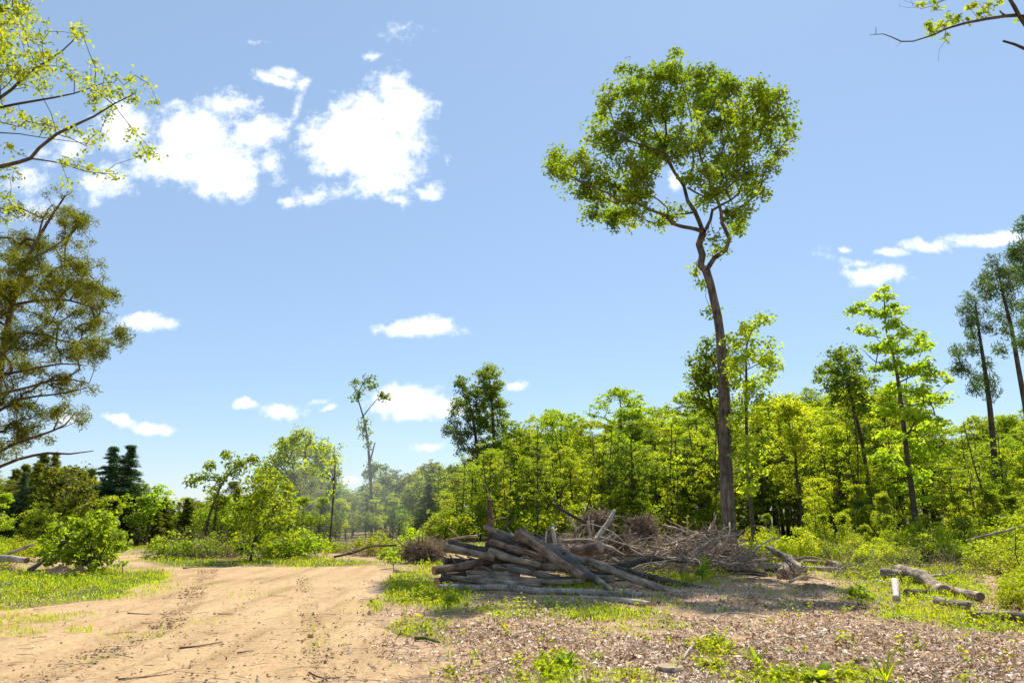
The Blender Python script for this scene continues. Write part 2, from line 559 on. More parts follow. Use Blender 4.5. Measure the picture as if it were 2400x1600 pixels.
M_LEAF = leaf_mat('leaf_green', [(.075, .15, .012), (.11, .20, .014), (.16, .25, .018), (.22, .29, .03)])
M_LEAF_DARK = leaf_mat('leaf_dark_green', [(.06, .11, .014), (.085, .15, .016), (.12, .19, .02)], tfac=.55)
M_LEAF_LIME = leaf_mat('leaf_lime', [(.105, .19, .012), (.155, .25, .014), (.20, .30, .018), (.26, .32, .03)])
M_LEAF_OLIVE = leaf_mat('leaf_olive', [(.075, .095, .022), (.11, .13, .026), (.15, .165, .032), (.19, .19, .05)], mul=(1.6, 1.5, 1.3))
M_LEAF_HERO = leaf_mat('leaf_tall_tree', [(.05, .11, .010), (.085, .16, .012), (.13, .21, .016), (.20, .27, .04)], mul=(1.95, 1.65, 1.4), tfac=.55, vary=.02)
M_LEAF_MAPLE = leaf_mat('leaf_spring_maple', [(.085, .16, .014), (.125, .21, .016), (.17, .25, .03), (.22, .25, .04)], tfac=.58, vary=.02)
M_LEAF_BUSH = leaf_mat('leaf_bush', [(.075, .15, .012), (.12, .21, .016), (.18, .28, .025)], vary=.1)
M_SHRUB = leaf_mat('leaf_shrub', [(.11, .20, .012), (.155, .25, .014), (.21, .29, .018), (.27, .31, .03)], mul=(1.72, 1.36, 1.1), vary=.15)
M_CEDAR = leaf_mat('needle_cedar', [(.06, .075, .016), (.09, .105, .018), (.125, .14, .022), (.155, .15, .03)], mul=(1.75, 1.8, 1.4), tfac=.45, vary=.06, gloss=.01)
M_SPRUCE = leaf_mat('needle_dark', [(.022, .042, .022), (.034, .06, .028), (.05, .08, .034)], mul=(2.9, 2.8, 2.6), tfac=.3, vary=.1, gloss=.02)
M_PINE = leaf_mat('needle_pine', [(.045, .08, .025), (.075, .115, .035), (.105, .15, .05)], mul=(1.6, 1.6, 1.3), tfac=.38, vary=.06, gloss=.02)
M_GRASS = leaf_mat('grass_blade', [(.13, .25, .012), (.20, .34, .014), (.28, .38, .02), (.30, .33, .05), (.42, .33, .16)], tfac=.55, mul=(1.5, 1.42, 1.1), vary=.0, gloss=.01)

B_TALL = bark_mat('bark_tall_tree', (.035, .03, .025), (.12, .099, .08), (.26, .22, .178), sc=(6, 6, .7), bump=1.0)
B_TREE = bark_mat('bark_tree', (.04, .032, .024), (.085, .068, .05), (.14, .115, .09))
B_CEDAR = bark_mat('bark_cedar', (.06, .038, .026), (.12, .08, .055), (.20, .15, .11), sc=(14, 14, 1))
B_LOG = bark_mat('bark_log_grey', (.07, .053, .038), (.31, .24, .175), (.58, .465, .34), sc=(6, 6, 1.1), bump=1.0, patch=((.50, .40, .29), 4.0, .60))
B_LOGR = bark_mat('bark_log_reddish', (.07, .042, .028), (.26, .165, .115), (.46, .32, .23), sc=(6, 6, 1.6), bump=1.0, patch=((.25, .19, .14), 3.0, .66))
B_LOGD = bark_mat('bark_log_dark', (.03, .024, .018), (.105, .082, .062), (.24, .19, .145), sc=(6, 6, 1.1), bump=1.0)
B_SMOOTH = bark_mat('bark_log_smooth', (.10, .088, .078), (.18, .16, .14), (.27, .24, .20), sc=(4, 4, 1.2), bump=.35)
B_BIRCH = bark_mat('bark_birch', (.19, .165, .14), (.32, .285, .245), (.46, .42, .365), sc=(4, 4, 9), bump=.4, spots=(.07, .06, .05))
B_PALE = bark_mat('wood_pale', (.30, .24, .18), (.46, .39, .31), (.60, .53, .44), sc=(12, 12, 1.2), bump=.4, patch=((.20, .15, .11), 5.0, .62))
B_TWIG = bark_mat('wood_twig', (.17, .115, .075), (.38, .28, .195), (.58, .47, .36), sc=(6, 6, 2), bump=.3)
B_BRANCH = bark_mat('wood_bleached', (.20, .15, .105), (.42, .335, .25), (.64, .55, .445), sc=(5, 5, 1.2), bump=.4)
B_ROOT = bark_mat('wood_root', (.125, .09, .06), (.30, .215, .148), (.50, .39, .285), sc=(6, 6, 6), bump=.4)
CUT = cut_mat('cut_wood', (.22, .13, .075), (.40, .26, .15))
CUT_O = cut_mat('cut_wood_orange', (.42, .17, .055), (.62, .30, .12))
CUT_D = cut_mat('cut_wood_weathered', (.10, .07, .05), (.22, .165, .12))

# ------------------------------------------------------------------ ground, road

GREEN = [  # soft patches of green ground cover: u, v, half width, half height, weight
    (120, 1345, 260, 45, 1.2), (330, 1325, 70, 22, 1.0), (70, 1424, 120, 15, .95), (20, 1455, 120, 14, .85), (180, 1414, 60, 10, .8), (180, 1452, 60, 10, .6), (-150, 1440, 160, 30, .9), (430, 1290, 120, 14, 1.0), (640, 1290, 260, 13, 1.0),
    (-150, 1360, 260, 60, 1.1), (930, 1355, 80, 48, 1.0), (1020, 1375, 80, 34, .9), (1130, 1400, 110, 10, .5), (1310, 1395, 120, 10, .3), (1330, 1345, 90, 30, .7), (1400, 1412, 190, 17, .8), (1190, 1412, 110, 14, .55),
    (1560, 1325, 120, 28, 1.0), (1640, 1320, 90, 26, 1.0), (1450, 1290, 120, 20, .7), (1900, 1300, 200, 34, .5), (2000, 1372, 80, 16, .5), (2140, 1415, 170, 18, .65), (2300, 1360, 160, 70, .8), (2310, 1440, 160, 22, .8),
    (1280, 1525, 60, 40, .8), (1640, 1490, 60, 22, .7), (1640, 1530, 60, 20, .5), (1800, 1560, 150, 32, .8), (1960, 1560, 90, 24, .6), (960, 1440, 90, 24, .4), (1010, 1465, 60, 14, .4),
    (860, 1395, 26, 14, .6), (1500, 1440, 160, 14, .35), (1300, 1590, 120, 25, .6), (1950, 1610, 260, 40, .7), (2400, 1330, 260, 80, 1.0), (2420, 1440, 120, 30, .8), (1000, 1300, 80, 25, .6), (900, 1275, 60, 12, 1.0)]
GREEN_W = []
for (u, v, ru, rv, w) in GREEN:
    x0, y0 = G2(u, v)
    xa, ya = G2(u, min(v + rv, 1700)); xb, yb = G2(u, max(v - rv, 1235))
    GREEN_W.append(((x0 + 0), (ya + yb) / 2, abs(G2(u + ru, v)[0] - x0), abs(yb - ya) / 2, w))


def greenness(x, y):
    x = np.asarray(x, float); y = np.asarray(y, float)
    g = np.zeros(x.shape)
    for (cx, cy, rx, ry, w) in GREEN_W:
        g = np.maximum(g, w * (1 - np.hypot((x - cx * y / cy) / rx, (y - cy) / ry) ** 2))
    g = g + (fbm(x * 0.8, y * 0.8, 4, 31) - 0.5) * 0.9
    wood = np.clip((y - 24) / 8, 0, 1)
    return np.clip(np.maximum(g * 1.3, wood * 0.8 + (fbm(x * .3, y * .3, 3, 8) - .5) * wood), 0, 1)


M_GROUND = soil_mat('ground_mulch', [(.30, (.22, .132, .07)), (.50, (.44, .29, .168)), (.70, (.58, .42, .27))], 9, 1.0, 0.04, grass=((.055, .065, .018), (.12, .13, .03)))
M_ROAD = soil_mat('road_dirt', [(.30, (.31, .195, .098)), (.48, (.44, .295, .155)), (.66, (.50, .35, .195))], 11, 0.9, 0.025, streak=True)


def build_ground():
    ang = np.concatenate([np.linspace(-math.pi, -0.85, 60, endpoint=False), np.linspace(-0.85, 0.85, 620, endpoint=False), np.linspace(0.85, math.pi, 60, endpoint=False)])
    rad = np.concatenate([[0.4, 2, 4, 5.5], 6.2 * (70 / 6.2) ** (np.arange(360) / 359.0), [80, 95, 120, 160, 240, 400, 800, 1600, 3500]])
    A, Rr = np.meshgrid(ang, rad)
    X, Y = np.sin(A) * Rr, np.cos(A) * Rr
    Z = gh(X, Y)
    V = np.stack([X, Y, Z], -1).reshape(-1, 3)
    na, nr = len(ang), len(rad)
    i = np.arange(nr - 1)[:, None] * na; j = np.arange(na)[None, :]; j2 = (j + 1) % na
    Q = np.stack([i + j, i + na + j, i + na + j2, i + j2], -1).reshape(-1, 4)
    V = np.concatenate([V, [[0, 0, 0]]]); c = len(V) - 1
    T = np.stack([np.full(na, c), np.arange(na), (np.arange(na) + 1) % na], -1)
    g = np.concatenate([greenness(X, Y).ravel(), [0]])
    me = make_mesh('ground', V, Q, T, M_GROUND, {'green': g}, smooth=True)
    link('ground', me, kind='structure', label='brown mulch and soil of the cleared woodland floor')


build_ground()

TRACK_L = [G2(*p) for p in [(480, 1308), (455, 1345), (425, 1390), (375, 1445), (290, 1480), (190, 1520), (60, 1570), (-80, 1620)]]
TRACK_R = [G2(*p) for p in [(690, 1320), (700, 1390), (715, 1440), (725, 1500), (735, 1570), (745, 1660)]]
TRACK_M = [G2(*p) for p in [(600, 1330), (570, 1400), (530, 1460), (480, 1530), (430, 1600)]]


def polyline_coords(x, y, poly):
    """distance across and run along an open polyline"""
    best = np.full(x.shape, 1e9); run = np.zeros(x.shape); acc = 0
    for (x1, y1), (x2, y2) in zip(poly[:-1], poly[1:]):
        dx, dy = x2 - x1, y2 - y1
        ln = math.hypot(dx, dy)
        t = np.clip(((x - x1) * dx + (y - y1) * dy) / (ln * ln), 0, 1)
        d = np.hypot(x - x1 - t * dx, y - y1 - t * dy)
        s = np.sign((x - x1) * dy - (y - y1) * dx)
        m = d < np.abs(best)
        best = np.where(m, d * s, best); run = np.where(m, acc + t * ln, run)
        acc += ln
    return best, run


def road_height(X, Y, s):
    z = 0.02 * (fbm(X * 3, Y * 3, 4, 21) - 0.5) + 0.012 * (fbm(X * 14, Y * 14, 2, 22) - 0.5)
    for poly, w, dep, tread in ((TRACK_L, 0.24, 0.055, 0.05), (TRACK_R, 0.18, 0.032, 0.028), (TRACK_M, 0.35, 0.016, 0.010)):
        d, run = polyline_coords(X, Y, poly)
        k = np.clip(1 - np.abs(d) / w, 0, 1) ** 0.6
        patch = np.clip((fbm(run * 0.9, d * 0.4, 3, 44) - 0.33) * 4, 0, 1)
        z = z - dep * k * patch + tread * patch * k * (np.sin(run * 2 * math.pi / 0.16 + np.abs(d) * 22) > 0.1)
        berm = np.exp(-((np.abs(d) - w * 1.25) / (w * 0.3)) ** 2)
        z = z + dep * 0.6 * berm * patch * vnoise(run * 7, d * 9, 3)
    return z


def build_road():
    step = 0.04
    xs = np.arange(-14, -0.2, step); ys = np.arange(6.0, 27.5, step)
    X, Y = np.meshgrid(xs, ys)
    s = road_sdf(X, Y)
    z = gh(X, Y) + np.clip(s * 0.25, -0.05, 0.02) + road_height(X, Y, s) * np.clip(s * 3, 0, 1)
    keep = s > -0.28
    n = len(xs)
    i = np.arange(len(ys) - 1)[:, None] * n; j = np.arange(n - 1)[None, :]
    Q = np.stack([i + j, i + j + 1, i + n + j + 1, i + n + j], -1).reshape(-1, 4)
    kf = keep.ravel()[Q].all(1)
    Q = Q[kf]
    used = np.unique(Q)
    remap = np.zeros(X.size, np.int64); remap[used] = np.arange(len(used))
    V = np.stack([X, Y, z], -1).reshape(-1, 3)[used]
    me = make_mesh('dirt_road', V, remap[Q], None, M_ROAD, smooth=True)
    link('dirt_road', me, kind='structure', label='sandy tan dirt road with tyre tracks')


build_road()


def surf(x, y):
    """top of road or ground, for things that lie on it"""
    x = np.asarray(x, float); y = np.asarray(y, float)
    s = road_sdf(x, y)
    return gh(x, y) + np.where(s > 0, np.clip(s * 0.25, 0, 0.02), 0)


# ------------------------------------------------------------------ tree growing

def resample(pts, rad, step):
    P = np.asarray(pts, float); r = np.asarray(rad, float)
    out, ro = [P[0]], [r[0]]
    # Catmull-Rom through the given points keeps limbs smoothly bent
    for i in range(len(P) - 1):
        p0 = P[max(i - 1, 0)]; p1 = P[i]; p2 = P[i + 1]; p3 = P[min(i + 2, len(P) - 1)]
        k = max(1, int(np.linalg.norm(p2 - p1) / step))
        for q in range(1, k + 1):
            t = q / k
            out.append(0.5 * ((2 * p1) + (p2 - p0) * t + (2 * p0 - 5 * p1 + 4 * p2 - p3) * t * t + (3 * p1 - p0 - 3 * p2 + p3) * t ** 3))
            ro.append(r[i] + (r[i + 1] - r[i]) * t)
    return np.array(out), np.array(ro)


def grow(limbs, targets, bf=0.35, step=0.35, wiggle=0.05, rtip=0.006, rexp=0.42, attach_from=0.0):
    """limbs: list of (points, radii), the first being the trunk. Targets are joined to them by a balanced spanning tree.
    Returns (limb tubes, twig chains)"""
    pos, par, plen, rad = [], [], [], []
    tubes = []
    for li, (pts, rd) in enumerate(limbs):
        P, r = resample(pts, rd, step)
        tubes.append((P, r))
        if li == 0:
            prev, pl = -1, 0.0
        else:
            dd = [np.linalg.norm(P[0] - p) for p in pos]
            prev = int(np.argmin(dd)); pl = plen[prev]
        for k in range(len(P)):
            if prev >= 0:
                pl += np.linalg.norm(P[k] - pos[prev])
            pos.append(P[k]); par.append(prev); plen.append(pl); rad.append(r[k])
            prev = len(pos) - 1
    n0 = len(pos)
    T = np.asarray(targets, float)
    n = len(T)
    Pn = np.array(pos); Ln = np.array(plen)
    ok = Pn[:, 2] >= Pn[:, 2].min() + attach_from
    d = np.linalg.norm(T[:, None, :] - Pn[None, :, :], axis=2) + bf * Ln[None, :]
    d[:, ~ok] += 50
    cost = d.min(1); best = d.argmin(1)
    alive = np.ones(n, bool)
    tips = []
    for _ in range(n):
        i = int(np.where(alive, cost, 1e9).argmin())
        alive[i] = False
        p = best[i]; a = pos[p]; b = T[i]
        ln = np.linalg.norm(b - a)
        k = max(1, int(ln / step))
        new = []
        for q in range(1, k + 1):
            t = q / k
            c = a + (b - a) * t
            if q < k:
                c = c + rng.normal(size=3) * wiggle * ln ** 0.5 + np.array((0, 0, -0.10 * ln * t * (1 - t)))
            pos.append(c); par.append(p); plen.append(plen[p] + ln / k); rad.append(0.0)
            p = len(pos) - 1
            new.append(p)
        tips.append(p)
        for q in new:
            c = np.linalg.norm(T - pos[q], axis=1) + bf * plen[q]
            m = alive & (c < cost)
            cost[m] = c[m]; best[m] = q
    # thickness from the number of twig ends a branch carries
    cnt = np.zeros(len(pos))
    for t in tips:
        cnt[t] += 1
    for i in range(len(pos) - 1, n0 - 1, -1):
        if par[i] >= 0:
            cnt[par[i]] += cnt[i]
    kids = [[] for _ in pos]
    for i in range(n0, len(pos)):
        kids[par[i]].append(i)
    chains = []
    stack = [(par[i], i) for i in range(n0, len(pos)) if par[i] < n0]
    while stack:
        s, i = stack.pop()
        ch = [s, i]
        while kids[i]:
            ks = sorted(kids[i], key=lambda q: -cnt[q])
            for q in ks[1:]:
                stack.append((i, q))
            i = ks[0]
            ch.append(i)
        rr = rtip * np.maximum(cnt[ch], 1) ** rexp
        rr[0] = rr[1]
        if s < n0 and rad[s] > 0:
            rr = np.minimum(rr, rad[s] * 0.9)
        rr[-1] *= 0.6
        chains.append((np.array([pos[q] for q in ch]), rr))
    return tubes, chains


def sides(r):
    return 12 if r > .12 else 8 if r > .05 else 5 if r > .02 else 3


def clump_targets(clumps, Y, sig, spacing, tf=None, flat=1.0, holes=()):
    """points spread through clumps given as (u, v, r) in photograph pixels, each clump at its own depth"""
    out = []
    for (u, v, r) in clumps:
        if tf:
            u, v, r = tf(u, v, r)
        y = Y + float(np.clip(rng.normal(), -1.6, 1.6)) * sig
        c = at(u, v, y)
        rm = r / ppm(y, v)
        n = max(2, int(2.4 * (rm / spacing) ** 2 + rng.random()))
        dv = rng.normal(size=(n, 3)); dv /= np.linalg.norm(dv, axis=1)[:, None]
        rr = rng.random(n) ** (1 / 2.2)
        p = c + dv * rr[:, None] * rm * np.array((1, 1.1, flat))
        out.append(p)
    P = np.concatenate(out)
    for (u, v, r) in holes:
        if tf:
            u, v, r = tf(u, v, r)
        rr = np.array([ray(u, v)[:2]])
        q = np.stack([P[:, 0] / P[:, 1], (P[:, 2] - CAM_H) / P[:, 1]], -1)
        P = P[np.linalg.norm(q - rr, axis=1) > r * D / FPX * 1.1]
    return P


def foliage(targets, per, sigma, length, width, up=0.5, droop=0.0, flat=0.75):
    """leaves gathered round twig ends; every twig end has its own tint so that sprays differ"""
    T = np.asarray(targets)
    k = rng.poisson(per, len(T)) + 2
    idx = np.repeat(np.arange(len(T)), k)
    n = len(idx)
    off = rng.normal(size=(n, 3)); off /= np.linalg.norm(off, axis=1)[:, None] + 1e-9
    off = off * (rng.random((n, 1)) ** .55) * 1.9 * sigma * np.array((1, 1, flat))
    off *= (0.55 + .7 * rng.random((len(T), 1)))[idx]
    cen = T[idx] + off
    nrm = rng.normal(size=(n, 3)); nrm[:, 2] = np.abs(nrm[:, 2]) * 1.0 + up
    tan = off / (np.linalg.norm(off, axis=1)[:, None] + 1e-6) + rng.normal(size=(n, 3)) * 0.6
    tan[:, 2] -= droop
    ln = length * (0.65 + 0.7 * rng.random(n)); wd = width * (0.65 + 0.7 * rng.random(n))
    rv = np.clip(0.55 * rng.random(n) + 0.45 * rng.random(len(T))[idx], 0, 1)
    return leaf_cards(cen, ln, wd, nrm, tan, rnd=rv)


def needles(targets, per, spread, length, width, axis=None, rise=0.4):
    """narrow sprays for conifers"""
    T = np.asarray(targets)
    k = rng.poisson(per, len(T)) + 2
    idx = np.repeat(np.arange(len(T)), k)
    n = len(idx)
    off = rng.normal(size=(n, 3)); off /= np.linalg.norm(off, axis=1)[:, None] + 1e-9
    off = off * (rng.random((n, 1)) ** .5) * spread * 1.8
    cen = T[idx] + off
    tan = rng.normal(size=(n, 3)); tan[:, 2] += rise
    if axis is not None:
        tan = tan * 0.6 + np.asarray(axis)[idx] * 1.2
    rv = np.clip(0.5 * rng.random(n) + 0.5 * rng.random(len(T))[idx], 0, 1)
    return leaf_cards(cen, length * (.6 + .8 * rng.random(n)), width * (.7 + .6 * rng.random(n)), rng.normal(size=(n, 3)), tan, fold=0.1, rnd=rv)


def tree_object(name, label, cat, base, tubes, chains, leaf, bark, leafmat, group=None, split=False, trunk_k=14, crown='crown', rough=.05):
    """Empty at the foot > trunk, branches, crown"""
    root = link(name, None, loc=base, label=label, cat=cat, group=group)
    tb = Tubes()
    tb.add(*tubes[0], k=trunk_k, rough=rough, cap=True)
    if split:
        for P, r in tubes[1:]:
            tb.add(P, r, k=max(8, sides(r[0])), rough=rough, cap=True)
        link('trunk', tb.mesh('trunk', bark, base), root)
        br = Tubes()
    else:
        for P, r in tubes[1:]:
            tb.add(P, r, k=max(5, sides(r[0])))
        br = tb
    for P, r in chains:
        br.add(P, r, k=sides(r.max()))
    if split:
        if br.V:
            link('branches', br.mesh('branches', bark, base), root)
    else:
        link('trunk', br.mesh('trunk', bark, base), root)
    if leaf is not None:
        V, Q, r = leaf
        link(crown, make_mesh(crown, V - np.asarray(base), Q, None, leafmat, {'rnd': r}), root)
    return root


def px_limb(pts, Y, dys=None):
    """limb from (u, v, diameter px) points at depth Y (+ per-point offsets)"""
    P, r = [], []
    for i, (u, v, d) in enumerate(pts):
        y = Y + (dys[i] if dys is not None else 0)
        P.append(at(u, v, y)); r.append(0.5 * d / ppm(y, v))
    return np.array(P), np.array(r)


# ------------------------------------------------------------------ the tall lone tree

def tall_tree():
    Y = 30.0
    c3 = lambda x, y: ((1250 + .4464 * x) / D, (100 + .4464 * y) / D)
    base = G(1676, 1276); Y = base[1]
    tr = [(1676, 1284, 46), (1675, 1262, 38), (1674, 1200, 33), (1668, 1078, 29), (1663, 900, 25), (1653, 760, 20), (1640, 690, 19), (1631, 650, 18), (1622, 622, 19)]
    t0 = px_limb(tr, Y)
    t0[0][0] = base - np.array((0, 0, .15))

    def L(pts, d0, d1, dy):
        n = len(pts)
        return px_limb([(*c3(*p), d0 + (d1 - d0) * i / (n - 1)) for i, p in enumerate(pts)], Y, [dy * i / (n - 1) for i in range(n)])
    limbs = [t0,
             L([(905, 1195), (878, 1170), (888, 1115), (870, 1060), (890, 1000), (885, 985)], 17, 15, 0.3),
             L([(915, 1185), (950, 1130), (1010, 1090), (1030, 1030), (992, 950), (985, 885)], 12, 8, -0.6),
             L([(885, 990), (850, 978), (780, 965), (728, 950), (700, 910), (620, 880), (540, 840), (450, 830), (390, 790), (260, 740), (180, 690)], 10, 3, -1.5),
             L([(888, 985), (850, 890), (810, 830), (790, 750), (740, 680), (700, 610), (660, 500), (620, 420), (590, 300), (570, 200)], 11, 2, 1.5),
             L([(900, 990), (930, 930), (940, 880), (990, 850), (1080, 790), (1110, 640), (1170, 540), (1210, 400)], 8, 2, 1.0),
             L([(1045, 885), (1110, 850), (1190, 770), (1210, 690), (1270, 590), (1340, 500)], 6, 2, -0.5),
             L([(985, 885), (1045, 885)], 6, 6, -0.6),
             L([(740, 680), (690, 580), (600, 550), (500, 510), (380, 460)], 6, 2, -1.2),
             L([(790, 750), (840, 650), (830, 500), (830, 400), (790, 250), (770, 120)], 6, 2, 0.2),
             L([(810, 760), (900, 810), (960, 790), (1010, 650), (990, 450), (1040, 300)], 5, 2, -1.0)]
    clumps = [(150, 650, 90), (120, 590, 50), (230, 620, 80), (260, 740, 90), (130, 690, 60), (330, 700, 90), (330, 830, 90), (430, 900, 90), (420, 930, 60), (430, 760, 110), (530, 840, 100), (560, 720, 120), (660, 950, 50), (740, 900, 60), (300, 890, 50), (520, 930, 50),
              (330, 480, 60), (420, 500, 100), (420, 560, 60), (380, 370, 60), (420, 300, 80), (520, 260, 90), (495, 150, 45), (570, 150, 50), (560, 420, 130), (640, 560, 120), (620, 300, 110), (700, 150, 50), (740, 200, 100), (760, 85, 42), (755, 60, 22), (720, 380, 120), (860, 180, 90),
              (860, 300, 130), (960, 160, 60), (960, 400, 130), (840, 500, 130), (1040, 280, 110), (1150, 230, 60), (1160, 350, 120), (1270, 330, 80), (1330, 400, 70), (1370, 470, 45), (1230, 480, 110), (1100, 500, 130), (1290, 580, 55), (980, 600, 120),
              (1100, 640, 110), (1200, 680, 70), (1000, 740, 90), (1120, 750, 70), (870, 690, 90), (880, 850, 50), (960, 820, 60), (1050, 930, 80), (1100, 960, 50), (970, 1030, 40), (1060, 1000, 40), (720, 600, 90), (600, 640, 90), (500, 640, 70), (1200, 780, 45),
              (975, 1090, 16), (860, 1205, 24), (895, 1270, 14), (1100, 870, 50), (1220, 260, 60), (1000, 220, 70), (640, 200, 70), (460, 430, 70), (700, 470, 90), (1060, 400, 90), (935, 1410, 8)]
    tf = lambda u, v, r: (*c3(u, v), r * .4464 / D * .91)
    T = clump_targets(clumps, Y, 2.0, 0.29, tf, holes=[(735, 815, 45), (700, 690, 22), (690, 1000, 30), (850, 940, 16)])
    g = vnoise(T[:, 0] / 1.0 + 9, T[:, 2] / .8 + 2, 23) + vnoise(T[:, 1] / 1.2 + 9, T[:, 2] / .8, 24)
    T = T[(g > .50) | (T[:, 2] < base[2] + 14)]
    tubes, chains = grow(limbs, T, bf=.3, step=.4, wiggle=.06, rtip=.009, attach_from=13)
    leaf = foliage(T, 48, .25, .14, .10, up=.35, droop=.15)
    root = tree_object('tall_tree', 'very tall lone tree with long bare trunk, fork and lopsided leafy crown', 'tree', base, tubes, chains, leaf, B_TALL, M_LEAF_HERO, trunk_k=20, rough=.06)
    # two dark knot holes on the trunk
    for (u, v) in ((1672, 953), (1659, 876)):
        c = at(u, v, Y)
        tb = Tubes()
        dirn = np.array((0.0, -1, 0.05))
        rr = 0.28
        tb.add([c + dirn * rr * .6, c + dirn * rr * 1.13, c + dirn * rr * 1.2, c + dirn * rr * 1.12], [.10, .10, .07, .02], k=10)
        link('knot', tb.mesh('knot', B_LOGD, base), root)


tall_tree()

# ------------------------------------------------------------------ trees read one by one from the photograph

def px_tree(name, label, cat, base_uv, limbs_px, clumps, spacing, per, sigma, ll, lw, bark, mat, sig=1.0, bf=.35, Y=None, tf=None, rtip=.008, droop=.1, up=.4,
            attach=0.0, group=None, needle=False, split=False, flat=1.0, leaf_flat=.75, rise=.4, holes=(), dys=None, cr=1.0, gaps=0.0):
    if Y is None:
        base = G(*base_uv)
    else:
        x, z, f = ray(*base_uv)
        base = g3(x * Y, Y)
    Y = base[1]
    limbs = []
    for i, l in enumerate(limbs_px):
        limbs.append(px_limb(l, Y, None if dys is None else [dys[i] * q / (len(l) - 1) for q in range(len(l))]))
    limbs[0][0][0] = base - np.array((0, 0, .1))
    T = clump_targets([(a, b, c * cr) for a, b, c in clumps], Y, sig, spacing, tf, flat, holes)
    T = T[T[:, 2] > base[2] + .15]
    if gaps:
        g = vnoise(T[:, 0] / gaps + 3, T[:, 2] / gaps, 13) + vnoise(T[:, 1] / gaps + 3, T[:, 2] / gaps, 14)
        T = T[g > .99]
    tubes, chains = grow(limbs, T, bf=bf, step=max(.25, spacing * .9), wiggle=.05, rtip=rtip, attach_from=attach)
    if needle:
        leaf = needles(T, per, sigma, ll, lw, rise=rise)
    else:
        leaf = foliage(T, per, sigma, ll, lw, up=up, droop=droop, flat=leaf_flat)
    return tree_object(name, label, cat, base, tubes, chains, leaf, bark, mat, group=group, split=split, trunk_k=10)


